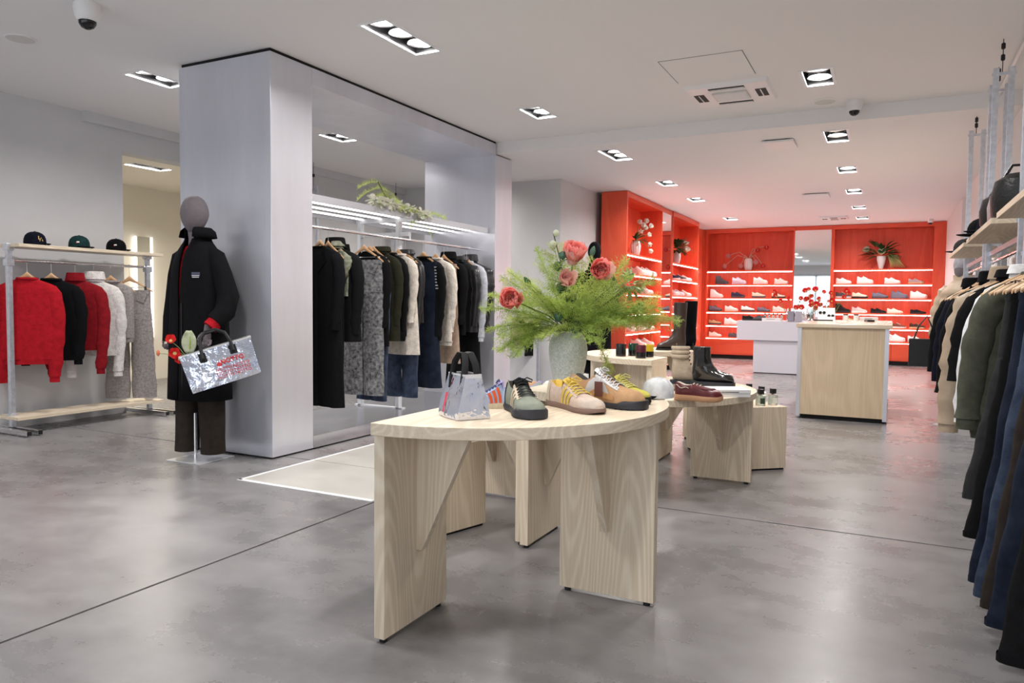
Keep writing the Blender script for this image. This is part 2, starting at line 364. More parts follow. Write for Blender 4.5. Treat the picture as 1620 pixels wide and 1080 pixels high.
for lab, x, y, z, s in (('white dome security camera at the upper left edge', -4.46, 2.95, ZU, 1.15), ('white dome security camera hanging before the ceiling step', -.34, 7.25, ZU, 1.0),
                        ('tiny white dome camera at the far right red corner', .62, 16.2, ZL, .8)):
    t = thing('security_camera', lab, 'camera', (x, y, z)); t.scale = (s, s, s)
    MB().lathe([(.065, 0), (.068, -.03), (.062, -.06), (.052, -.085), (.045, -.09)], 24).build('housing', WHITE_PLASTIC, t, smooth=True)
    MB().lathe([(.044, -.088), (.042, -.105), (.03, -.122), (.012, -.131), (.001, -.132)], 24).build('dome', mat('camera_dome', (.01, .01, .012), .06), t, smooth=True)
# ---------------------------------------------------------------- aluminium portal with its lit clothes rail
pt = thing('display_portal', 'large brushed aluminium portal framing the lit clothes rail', 'portal', (0, 0, 0))
B('pillar', (-4.95, -4.0, 4.0, 4.43, .012, 2.945), ALU, pt, bevel=.003)
B('header', (-4.95, -4.0, 4.43, 7.40, 2.82, 2.945), ALU, pt)
B('platform', (-4.95, -4.0, 4.43, 7.40, .012, .107), mat('polished_aluminium_floor', (.56, .57, .61), .22, 1.0, var=.15, vscale=5, stretch=(1, .3, 1), rvar=.1), pt)
B('jamb', (-4.95, -4.0, 7.40, 7.80, .012, 2.825), ALU, pt, bevel=.003)
B('plinth_gap', (-4.93, -4.02, 4.02, 7.78, 0, .012), SHADOW_BLACK, pt)
B('shadow_gap', (-4.93, -4.012, 4.012, 7.42, 2.945, ZU), SHADOW_BLACK, pt)
rk = thing('clothes_rack', 'white steel clothes rack with lit canopy standing inside the portal', 'clothes rack', (-4.30, 6.02, .107))
RZ = 1.66                                 # rail height above the platform
for x in (-.03, -.50): B('post', (x - .02, x + .02, -.03, .03, 0, 1.84), WHITE_METAL, rk, bevel=.003)
B('foot', (-.56, .03, -.03, .03, 0, .012), WHITE_METAL, rk)
B('cross_bar', (-.50, .10, -.02, .02, 1.70, 1.74), WHITE_METAL, rk)
MB().tube([(.10, -1.58, RZ), (.10, 1.37, RZ)], .0125, 12).build('rail', CHROME, rk, smooth=True)
MB().tube([(.10, .0, RZ), (.10, .0, 1.72)], .010, 8).build('rail_bracket', WHITE_METAL, rk)
cp = MB().box(-.56, .22, -1.582, 1.37, 1.885, 1.90).box(.205, .22, -1.582, 1.37, 1.845, 1.885).box(-.56, -.545, -1.582, 1.37, 1.845, 1.885).build('canopy', mat('canopy_grey', (.42, .42, .45), .45), rk)
B('shelf_support', (-.545, .205, -.02, .02, 1.84, 1.885), WHITE_METAL, rk)
LED = mat('led_strip', (1, .97, .95), emit=2.2)
for x in (-.46, -.24, -.02, .17):
    for y0, y1 in ((-1.57, -.03), (.03, 1.36)): MB().box(x - .011, x + .011, y0, y1, 1.872, 1.884).build('led_strip', LED, cp)

# ---------------------------------------------------------------- ash tables and plinths
FOOT = BLACK_PLASTIC
def c_table(label, cx, cy, z, side):
    t = thing('display_table', label, 'table', (cx, cy, 0), 0 if side > 0 else PI, group='curved ash display tables')
    ri, ro, th = .345, .775, .042; n = 40
    out = [(ro * math.cos(a), ro * math.sin(a)) for a in [R(-90 + 180 * k / n) for k in range(n + 1)]]
    inn = [(ri * math.cos(a), ri * math.sin(a)) for a in [R(90 - 180 * k / n) for k in range(n + 1)]]
    MB().prism(out + inn, z - th, z).build('table_top', ASH('Y'), t, bevel=.002)
    def panel_(b, feet):
        l = B('leg', b, ASH('Z'), t, bevel=.0015)
        for x, y in feet: MB().lathe([(.014, 0), (.014, .016)], 12, (x, y, 0)).build('glide', FOOT, l)
        return l
    zt = z - th
    near = panel_((0, .042, -.755, -.36, .016, zt), ((.021, -.73), (.021, -.39)))
    far = panel_((0, .042, .36, .755, .016, zt), ((.021, .39), (.021, .73)))
    mid = panel_((.37, .76, -.021, .021, .016, zt), ((.40, 0), (.73, 0)))
    zb = .36 * z
    def tri_x(y, par):      # bracket running along x
        MB().add([(.042, y - .014, zt), (.042, y + .014, zt), (.27, y - .014, zt), (.27, y + .014, zt), (.042, y - .014, zb), (.042, y + .014, zb), (.065, y - .014, zb), (.065, y + .014, zb)],
                 [(0, 2, 6, 4), (1, 5, 7, 3), (0, 1, 3, 2), (2, 3, 7, 6), (4, 6, 7, 5), (0, 4, 5, 1)]).build('bracket', ASH('Z'), par)
    tri_x(-.55, near); tri_x(.55, far)
    for s in (-1, 1):
        x = .565
        MB().add([(x - .014, s * .021, zt), (x + .014, s * .021, zt), (x - .014, s * .25, zt), (x + .014, s * .25, zt), (x - .014, s * .021, zb), (x + .014, s * .021, zb), (x - .014, s * .045, zb), (x + .014, s * .045, zb)],
                 [(0, 2, 6, 4), (1, 5, 7, 3), (0, 1, 3, 2), (2, 3, 7, 6), (4, 6, 7, 5), (0, 4, 5, 1)]).build('bracket', ASH('Z'), mid)
    return t
TZ, TB = .758, .60
c_table('tall pale ash C-shaped table in the foreground carrying three sneakers', -1.535, 2.75, TZ, 1)
c_table('lower C-shaped ash table behind the foreground one, carrying floral sneakers', -1.535, 3.90, TB, -1)
c_table('low C-shaped ash table carrying the burgundy boat shoe and black boot', -1.535, 4.96, TB, 1)
c_table('tall C-shaped ash table farther back carrying candles and knee boots', -1.535, 6.02, TZ, -1)
def plinth(label, p, q, depth, z):       # p-q is one bottom edge, depth to its left
    d = Vector((q[0] - p[0], q[1] - p[1], 0)); L_ = d.length; a = math.atan2(d.y, d.x)
    t = thing('display_plinth', label, 'plinth', (p[0], p[1], 0), a)
    B('body', (0, L_, 0, depth, .012, z), ASH('Z'), t, bevel=.002)
    B('plinth_gap', (.01, L_ - .01, .01, depth - .01, 0, .012), SHADOW_BLACK, t)
plinth('knee-high ash block under the lower table behind the foreground leg', (-1.975, 2.965), (-1.856, 3.354), .26, .45)
plinth('knee-high ash block beside the low table carrying perfume bottles', (-.90, 5.315), (-.63, 5.541), .85, .45)

# ---------------------------------------------------------------- counter and white table
ct = thing('service_counter', 'wood fronted service counter with metal corner posts and pale top', 'counter', (-.425, 8.2, 0))
B('front_panel', (-.385, .385, .004, .03, .045, .945), ASH_COUNTER, ct)
B('body', (-.40, .40, .03, 2.62, .045, .945), WHITE_METAL, ct)
for x in (-.425, .385): B('corner_post', (x, x + .04, 0, .04, .02, .945), ALU, ct, bevel=.002)
for x in (-.425, .405): B('side_panel', (x, x + .02, .04, 2.62, .02, .945), ALU, ct)
B('plinth_gap', (-.38, .38, .03, 2.6, 0, .045), SHADOW_BLACK, ct)
B('counter_top', (-.44, .45, -.02, 2.66, .945, .985), wood('ash_top', (.60, .47, .33), (.80, .70, .56), 'X', rings=6, rough=.16), ct, bevel=.003)
wt = thing('white_table', 'white T-shaped display table left of the wooden counter', 'table', (-1.88, 13.3, 0))
B('top_block', (-.50, 1.40, 0, .9, .57, .905), mat('white_lacquer', (.58, .60, .66), .35), wt, bevel=.004)
B('pedestal', (-.22, .50, .04, .8, .012, .57), mat('white_lacquer'), wt, bevel=.004)
B('plinth_gap', (-.20, .48, .06, .78, 0, .012), SHADOW_BLACK, wt)

# ---------------------------------------------------------------- red stained shelving
SHELF_Z = (1.93, 1.63, 1.335, 1.035, .74, .47)
def red_unit(label, loc, rz, w, d, ends=(.03, .03), top=2.835, strips=True):
    t = thing('shelving_unit', label, 'shelving', loc, rz, group='red stained shelving')
    l, r = ends
    B('back_panel', (l, w - r, d - .02, d, .08, top), REDWOOD('Z'), t)
    B('side_panel', (0, l, 0, d, .08, top), REDWOOD('Z'), t, bevel=.002); B('side_panel', (w - r, w, 0, d, .08, top), REDWOOD('Z'), t, bevel=.002)
    B('top_panel', (l, w - r, 0, d - .02, top - .085, top), REDWOOD('X'), t)
    for z in SHELF_Z:
        s = B('shelf', (l, w - r, .006, d - .02, z - .03, z), REDWOOD('X'), t)
        B('light_strip', (l + .005, w - r - .005, -.002, .020, z - .040, z - .030), mat('shelf_led', (1, .93, .88), emit=13.0), s)
    h = (w - l - r) * .62
    for a, b in ((l, l + h - .003), (l + h + .003, w - r)):
        B('drawer', (a, b, 0, .02, .09, SHELF_Z[-1] - .036), REDWOOD('X'), t, bevel=.002)
    B('carcase', (l, w - r, .02, d - .02, .08, SHELF_Z[-1] - .036), REDWOOD('X'), t)
    B('plinth_gap', (.02, w - .02, .03, d, 0, .08), SHADOW_BLACK, t)
    return t
red_unit('red back wall shelving left of the mirror with the spidery white vase', (-3.70, 16.66, 0), 0, 1.86, .33, (.05, .03))
red_unit('red back wall shelving right of the mirror with the leafy bouquet', (-1.13, 16.66, 0), 0, 2.05, .33, (.06, .21))
red_unit('red side shelving bay nearest the grey wall with the tulip vase', (-3.50, 10.55, 0), PI / 2, 1.92, .40, (.05, .03))
red_unit('red side shelving bay beyond the narrow mirror with the dark bouquet', (-3.50, 13.16, 0), PI / 2, 2.0, .40, (.03, .06))
MIRROR = mat('mirror_glass')
def red_mirror(label, loc, rz, w):
    t = thing('wall_mirror', label, 'mirror', loc, rz)
    B('glass', (0, w, .0, .012, .09, 2.75), MIRROR, t)
    B('backing', (0, w, .012, .30, .08, 2.835), REDWOOD('Z'), t)
    B('header', (0, w, 0, .012, 2.75, 2.835), REDWOOD('X'), t)
    B('plinth_gap', (.01, w - .01, .03, .30, 0, .08), SHADOW_BLACK, t)
red_mirror('tall mirror between the two red back wall shelves', (-1.838, 16.68, 0), 0, .706)
red_mirror('narrow mirror between the two red side shelving bays', (-3.52, 12.472, 0), PI / 2, .686)
cp_ = thing('corner_panel', 'plain red corner panel joining side and back shelving', 'panel', (-3.78, 15.17, 0))
B('board', (-.02, .02, 0, 1.48, .08, 2.835), REDWOOD('Z'), cp_); B('return_board', (.02, .075, 1.49, 1.53, .08, 2.835), REDWOOD('Z'), cp_); B('plinth_gap', (-.02, .01, .01, 1.47, 0, .08), SHADOW_BLACK, cp_)

# ---------------------------------------------------------------- left free-standing rack
lr = thing('clothes_rack', 'galvanised H-frame clothes rack with ash shelves by the left wall', 'clothes rack', (-6.72, 4.37, 0))
for y in (-.66, .67):
    p = MB().box(-.035, .005, y - .02, y + .02, .05, 1.63).build('post', STEEL, lr, bevel=.003)
    for dx in (-.06, .03): B('foot_bar', (-.30 if dx < 0 else -.28, .33, y + dx - .02, y + dx + .02, .01, .05), CHROME, lr, bevel=.003)
    for dx in (-.06, .03): B('end_cap', (.33, .334, y + dx - .018, y + dx + .018, .012, .048), BLACK_PLASTIC, lr)
    for z in (1.44, 1.57, .11): B('bracket', (-.045, .015, y - .032, y + .032, z, z + .06), STEEL, p, bevel=.003)
B('top_shelf', (-.17, .14, -.66, .74, 1.60, 1.628), ASH('Y'), lr, bevel=.002)
B('bottom_shelf', (-.17, .14, -.70, .72, .12, .148), ASH('Y'), lr, bevel=.002)
MB().tube([(-.015, -.66, 1.49), (-.015, .67, 1.49)], .0125, 12).build('rail', CHROME, lr, smooth=True)

# ---------------------------------------------------------------- right wall hanging rails
def bay(label, y0, y1, ztop, zc, shelf=None):
    t = thing('hanging_rack', label, 'clothes rack', (.62, y0, 0), group='ceiling-hung rails along the right wall'); w = y1 - y0
    for y in (0, w):
        for x in (-.035, .055):
            p = B('post', (x - .018, x + .018, y - .012, y + .012, 1.30, ztop), STEEL, t, bevel=.002)
        for z in (1.42, 1.60, ztop - .05): B('spacer', (-.06, .08, y - .006, y + .006, z, z + .02), STEEL, t)
        ro = MB().tube([(.0, y, ztop - .04), (.0, y, zc)], .003, 6).build('suspension_wire', BLACK_PLASTIC, t)
        for zz in (.35, .75): MB().lathe([(.006, -.022), (.013, -.016), (.013, .016), (.006, .022)], 10, (0, y, lerp(ztop, zc, zz))).build('turnbuckle', BLACK_PLASTIC, ro)
    MB().tube([(-.02, 0, 1.47), (-.02, w, 1.47)], .0125, 12).build('rail', CHROME, t, smooth=True)
    B('rail_beam', (-.03, -.01, 0, w, 1.515, 1.545), STEEL, t)
    B('shelf', (-.17, .26, .02, w - .02, 1.60, 1.63), ASH('Y'), t, bevel=.002)
bay('far bay of ceiling-hung steel rack with ash shelf on the right wall', 6.22, 7.72, 2.72, ZL)
bay('middle bay of ceiling-hung steel rack with ash shelf on the right wall', 4.58, 6.02, 2.78, ZU)
bay('nearest bay of ceiling-hung steel rack at the right edge', 2.30, 4.38, 2.78, ZU)
pp = MB().tube([(.745, 2.0, 2.94), (.745, 7.41, 2.94)], .014, 8).build('conduit', WHITE_PLASTIC, smooth=True); tag(pp, 'thin white conduit along the ceiling above the right rails', 'conduit')
# hanging bars in the far left corner, seen through the portal
def corner_bar(label, y0, y1):
    t = thing('hanging_rack', label, 'clothes rack', (-6.75, y0, 0)); w = y1 - y0
    for y in (0, w):
        for x in (-.05, .05): B('post', (x - .018, x + .018, y - .012, y + .012, 1.3, 2.66), STEEL, t)
        ro = MB().tube([(0, y, 2.62), (0, y, ZU)], .003, 6).build('suspension_wire', BLACK_PLASTIC, t)
        MB().lathe([(.006, -.022), (.016, -.016), (.016, .016), (.006, .022)], 10, (0, y, 2.8)).build('turnbuckle', BLACK_PLASTIC, ro)
        B('spacer', (-.06, .06, y - .006, y + .006, 2.60, 2.62), STEEL, t)
    MB().tube([(0, 0, 1.47), (0, w, 1.47)], .0125, 10).build('rail', CHROME, t, smooth=True)
    B('shelf', (-.2, .16, .0, w, 1.60, 1.63), ASH('Y'), t)
corner_bar('ceiling-hung steel rack on the far left wall seen through the portal', 7.5, 9.3)
# small grey wall rack with lilac garments beside the portal
# ---------------------------------------------------------------- garments on hangers
def fab(key, col=(.5, .5, .5), rough=.85, var=.18, vscale=25, bump=.25, bscale=260, **k): return mat(key, col, rough, 0, var, vscale, bump, bscale, spec=.12, **k)
HD = .118                                 # rail centre to hanger neck
CUTS = (' at the ', ' on the ', ' hanging ', ' between ', ' beside ', ' with ', ' clipped ', ' near', ' showing ', ' right of ', ' left of ', ' behind ', ' under ', ' just ', ' next ', ' second ', ' last ', ' in the ')
def short(lab):
    return lab[:min([lab.find(c) for c in CUTS if c in lab] + [len(lab)])]
BLK = fab('black_wool', (.0045, .0045, .0055)); BLK2 = fab('black_cotton', (.006, .006, .0068)); NAVY = fab('navy_wool', (.005, .006, .014))
CHAR = fab('charcoal_cloth', (.03, .03, .032)); LEATHER = mat('black_leather', (.010, .010, .011), .35, var=.2, vscale=20, bump=.25, bscale=60)
RED_KNIT = fab('red_knit', (.40, .010, .018), bump=.6, bscale=150); DRED_KNIT = fab('dark_red_knit', (.23, .009, .014), bump=.6, bscale=150)
CREAM_KNIT = fab('cream_knit', (.66, .60, .53), bump=.8, bscale=110); WHITE_KNIT = fab('white_knit', (.72, .68, .65), bump=.9, bscale=120)
GREY_WOOL = fab('grey_wool', (.29, .26, .25), var=.3, vscale=60); LGREY = fab('light_grey_jersey', (.42, .43, .47)); OLIVE = fab('olive_cotton', (.022, .022, .013))
OLIVE_SWEAT = fab('olive_sweat', (.082, .084, .062)); WHITE_TEE = fab('white_cotton', (.70, .71, .72), bump=.1); BEIGE_PUFF = mat('beige_nylon', (.40, .31, .22), .5, var=.08, vscale=8, bump=.3, bscale=30)
DENIM = fab('blue_denim', (.020, .028, .052), col2=(.060, .080, .125), vscale=9, bscale=300); DENIM_D = fab('dark_denim', (.007, .010, .020), col2=(.020, .027, .046), vscale=9, bscale=300)
ACID = fab('acid_wash_denim', (.035, .035, .037), col2=(.30, .30, .31), vscale=34, bscale=300); CAMO = fab('camouflage_cotton', (.08, .09, .055), col2=(.30, .31, .24), vscale=22)
BROWN = fab('brown_cotton', (.028, .022, .018)); TAUPE = fab('taupe_wool', (.34, .25, .19)); STRIPE_W = fab('pale_stripe', (.45, .45, .46))
LILAC = fab('lilac_satin', (.50, .40, .45), rough=.5); PUFF_BLK = mat('black_nylon', (.013, .012, .013), .38, var=.1, vscale=8, bump=.35, bscale=25)
HANG_WOOD = wood('hanger_wood', (.52, .30, .15), (.70, .47, .27), 'X', rings=5, rough=.4, fibre=.4)
GOLD = mat('brass', (.6, .45, .2), .3, 1.0); BUTTON = mat('horn_button', (.35, .28, .2), .35); PEARL = mat('pale_button', (.75, .72, .66), .3)

_hang = None
def hanger(label, loc, rz, w=.42, clips=False, m=None, mirror=False):
    # hung by its hook: loc is the neck of the hanger, HD under the rail centre
    t = thing('hanger', label, 'hanger', loc, rz)
    n = 14; rings = []
    for k in range(n + 1):
        s = -1 + 2 * k / n; x = s * w / 2; z = -.118 * abs(s) ** 1.2 + .012 * math.exp(-(s / .12) ** 2); hh = .013 * (1 - .35 * abs(s)) + .012 * math.exp(-(s / .16) ** 2)
        rings.append([(x, .0075 * math.cos(a), z - .012 + hh * math.sin(a)) for a in [2 * PI * i / 8 for i in range(8)]])
    MB().loft(rings).build('bar', m or HANG_WOOD, t, smooth=True)
    r = .0155; pts = [(0, 0, .008), (0, 0, HD - .03)]
    pts += [(-r * math.sin(a) if not mirror else r * math.sin(a), 0, HD - r * math.cos(a)) for a in [R(-10 + 24 * i) for i in range(1, 11)]]
    MB().tube(pts, .0018, 6).build('hook', CHROME, t, smooth=True)
    if clips:
        MB().tube([(-w * .42, 0, -.09), (w * .42, 0, -.09)], .003, 6).build('clip_bar', CHROME, t)
        for s in (-1, 1): MB().obox((s * w * .34, 0, -.10), (.022, .016, .045)).build('clip', BLACK_PLASTIC, t)
    return t
def ring(cx, cy, z, hw, th, n, p=.75, fold=0, k=18, ph=0):
    out = []
    for i in range(n):
        a = 2 * PI * i / n; c, s = math.cos(a), math.sin(a)
        x = hw * math.copysign(abs(c) ** p, c); y = th * math.copysign(abs(s) ** .8, s)
        f = fold * (math.sin(k * x + ph) + .5 * math.sin(2.3 * k * x + 1.7 * ph))
        out.append((cx + x, cy + y + f, z))
    return out
def top(name, label, cat, loc, rz, m, w=.46, L=.66, hem=None, th=.055, sl=.58, sr=.072, seed=0, collar='crew', rib=True, buttons=0, bmat=None, puff=0, open_front=False,
        pocket=False, group=None, stripes=None, patch=None, hood=False, sleeve_m=None, flare=.0, vest=False, splay=0.0):
    """a hung top: origin at the hanger neck, front towards local -y"""
    g = random.Random(seed); t = thing(name, label, cat, (loc[0], loc[1], loc[2] - .022), rz, group); hem = hem or w * 1.04
    if not puff: th *= .72; sr *= .80; w *= .96; hem *= .96
    ph = g.uniform(0, 6); k = g.uniform(14, 22)
    n = 32; rows = []; zs = -.10; N = 22 if puff else 14
    for i in range(N + 1):
        q = i / N; z = lerp(-L, zs, q); hw = lerp(hem / 2, w / 2 * .99, min(1, q * 1.3)); tt = th * lerp(1.05 + flare, .95, q)
        if puff: b = abs(math.sin(PI * (z / puff))); hw += .012 * b - .006; tt *= .72 + .45 * b
        rows.append(ring(0, 0, z, hw, tt, n, .72, .018 * (1 - q) ** .9, k, ph))
    for z, hw, tt in ((-.078, w / 2 * .95, .80), (-.058, w / 2 * .78, .72), (-.04, w / 2 * .58, .68), (-.024, w / 2 * .40, .66), (-.012, .078, .9)):
        rows.append(ring(0, 0, z, hw, th * tt, n, .85))
    body = MB().loft(rows).build('body', m, t, smooth=True, angle=70)
    if stripes:
        for i in range(8):
            z = -.12 - i * .03; MB().loft([ring(0, 0, z, w / 2 + .004, th + .003, n, .72, .004, k, ph), ring(0, 0, z + .012, w / 2 + .004, th + .003, n, .72, .004, k, ph)], caps=False).build('stripe', stripes, body)
    if not vest and sl:
        for s in (-1, 1):
            yo = g.uniform(-.02, .01); nn = 16; rr = []; M_ = 13 if not puff else 20
            for i in range(M_ + 1):
                q = i / M_; z = -.075 - sl * q
                cx = s * (w / 2 - .05 + .055 * math.sin(min(1, q * 2.2) * PI / 2) - .035 * q * q + splay * q); cy = yo * q * 2 - .018 * q
                rad = lerp(sr, sr * .72, q) * (0.55 if i == 0 else 1)
                wr = .004 * math.sin(q * 23 + ph) * (q > .15) + .003 * math.sin(q * 51 + 2 * ph) * (q > .3)
                if puff: rad *= .86 + .2 * abs(math.sin(PI * q * sl / puff))
                rr.append([(cx + (rad + wr) * math.cos(a), cy + (rad * .72 + wr) * math.sin(a), z + .02 * s * math.cos(a) * (q > .9) * 0) for a in [2 * PI * j / nn for j in range(nn)]])
            slv = MB().loft(rr).build('sleeve', sleeve_m or m, t, smooth=True, angle=70)
            if rib:
                e = rr[-1]; c = Vector((sum(p[0] for p in e) / nn, sum(p[1] for p in e) / nn, 0))
                MB().loft([[((p[0] - c.x) * .84 + c.x, (p[1] - c.y) * .84 + c.y, p[2] + dz) for p in e] for dz in (.002, -.05)]).build('cuff', m, slv, smooth=True)
    if rib and not open_front:
        MB().loft([ring(0, 0, z, hem / 2 * f, th * 1.02 * f, n, .72, .008, k, ph) for z, f in ((-L + .004, .985), (-L - .045, .95))]).build('hem_band', m, t, smooth=True)
    if collar == 'crew':
        MB().loft([ring(0, 0, z, hw, tt, 24, .95) for z, hw, tt in ((-.02, .088, .056), (-.004, .082, .052), (-.006, .070, .042), (-.02, .068, .040))], caps=False).build('collar', m, t, smooth=True)
    elif collar == 'shirt' or collar == 'coat':
        h = .045 if collar == 'shirt' else .075
        MB().loft([ring(0, .008, z, hw, tt, 24, .95) for z, hw, tt in ((-.02, .09, .058), (h * .5, .082, .052), (h, .078, .048), (h * .9, .088, .058), (-.0, .10, .068))], caps=False).build('collar', m, t, smooth=True)
    elif collar == 'turtle':
        MB().loft([ring(0, 0, z, hw, tt, 24, .95) for z, hw, tt in ((-.02, .085, .055), (.05, .072, .048), (.055, .066, .042), (-.0, .064, .04))], caps=False).build('collar', m, t, smooth=True)
    elif collar == 'lapel':
        for s in (-1, 1):
            MB().add([(s * .085, -.03, .0), (s * .03, -th * .75, -.10), (s * .012, -th - .006, -.24), (s * .115, -th * .85 - .008, -.13), (s * .105, -.045, -.05)], [(0, 1, 2, 3, 4)]).build('lapel', m, t, solid=.004)
    if hood:
        MB().loft([ring(0, .03 + .02 * i, z, hw, tt, 20, .9) for i, (z, hw, tt) in enumerate(((-.01, .10, .06), (.02, .105, .05), (-.05, .11, .03), (-.14, .09, .02)))]).build('hood', m, t, smooth=True)
    if open_front or buttons:
        MB().grid(lambda u, v: (lerp(-.016, .016, v), -th * 1.10 - .003 - .010 * math.sin(k * 0 + ph) * 0, lerp(-L + .005, -.09, u)), 8, 1).build('placket', m, t, solid=.004)
    for i in range(buttons):
        z = lerp(-.14, -L + .07, i / max(1, buttons - 1))
        MB().lathe([(.009, 0), (.009, .004), (.001, .005)], 10).build('button', bmat or BUTTON, t).matrix_local = Matrix.Translation((0, -th * 1.10 - .005, z)) @ Matrix.Rotation(PI / 2, 4, 'X')
    if pocket:
        for s in (-1, 1): MB().obox((s * w * .25, -th * 1.04, -L * .62), (w * .26, .008, .05 if collar == 'lapel' else .14)).build('pocket', m, t, bevel=.003)
    if patch:
        MB().obox((w * .18, -th * 1.0 - .002, -.22), (.03, .006, .014)).build('chest_label', patch, t)
    return t
def trousers(label, loc, rz, m, w=.36, L=1.0, hem=.11, seed=0, group=None, band=True, pocket=True, legm=None, fold=0):
    g = random.Random(seed); t = thing('trousers', label, 'trousers', loc, rz, group); n = 24; ph = g.uniform(0, 6); th = .035
    cz = -.42; z0 = -.115
    MB().loft([ring(0, 0, lerp(cz, z0 - .04, q), lerp(w * .56, w * .49, q), th * lerp(1.25, .9, q), n, .7, .004, 20, ph) for q in (0, .25, .5, .75, 1)]).build('hip', m, t, smooth=True, angle=70)
    MB().loft([ring(0, 0, z, w * .49 + .003, th * .95, n, .7) for z in (z0 - .042, z0)]).build('waistband', m, t, smooth=True)
    for s in (-1, 1):
        rr = []
        for i in range(13):
            q = i / 12; z = lerp(cz + .02, -L, q)
            rr.append(ring(s * lerp(w * .285, hem * 1.06, q), -.01 * q + .012 * math.sin(3 * q + ph), z, lerp(w * .275, hem, q) + .004 * math.sin(q * 19 + ph), lerp(th * 1.3, .036, q), 20, .75, .004, 30, ph + q))
        lg = MB().loft(rr).build('leg', m, t, smooth=True, angle=70)
        MB().loft([[(p[0], p[1] * 1.0 + (.002 if p[1] > 0 else -.002), p[2] + d) for p in rr[-1]] for d in (0.022, -.001)], caps=False).build('hem', m, lg)
    if pocket:
        for s in (-1, 1): MB().obox((s * w * .3, -th * 1.12, -.19), (w * .22, .006, .09), Matrix.Rotation(s * .3, 3, 'Y')).build('pocket', m, t)
        MB().lathe([(.008, 0), (.008, .004)], 10).build('button', GOLD, t).matrix_local = Matrix.Translation((0, -th * .95 - .004, z0 - .02)) @ Matrix.Rotation(PI / 2, 4, 'X')
    return t
def skirt(name, label, loc, rz, m, w=.34, L=.8, hem=.42, seed=0, fold=.012):
    t = thing(name, label, 'skirt', loc, rz); ph = seed; n = 36
    MB().loft([ring(0, 0, lerp(-L, -.12, q), lerp(hem / 2, w / 2, q ** .7), lerp(.06, .032, q), n, .72, fold * (1 - q), 26, ph) for q in [i / 12 for i in range(13)]]).build('body', m, t, smooth=True, angle=70)
    MB().loft([ring(0, 0, z, w / 2 + .003, .034, n, .72) for z in (-.122, -.085)]).build('waistband', m, t, smooth=True)
    return t

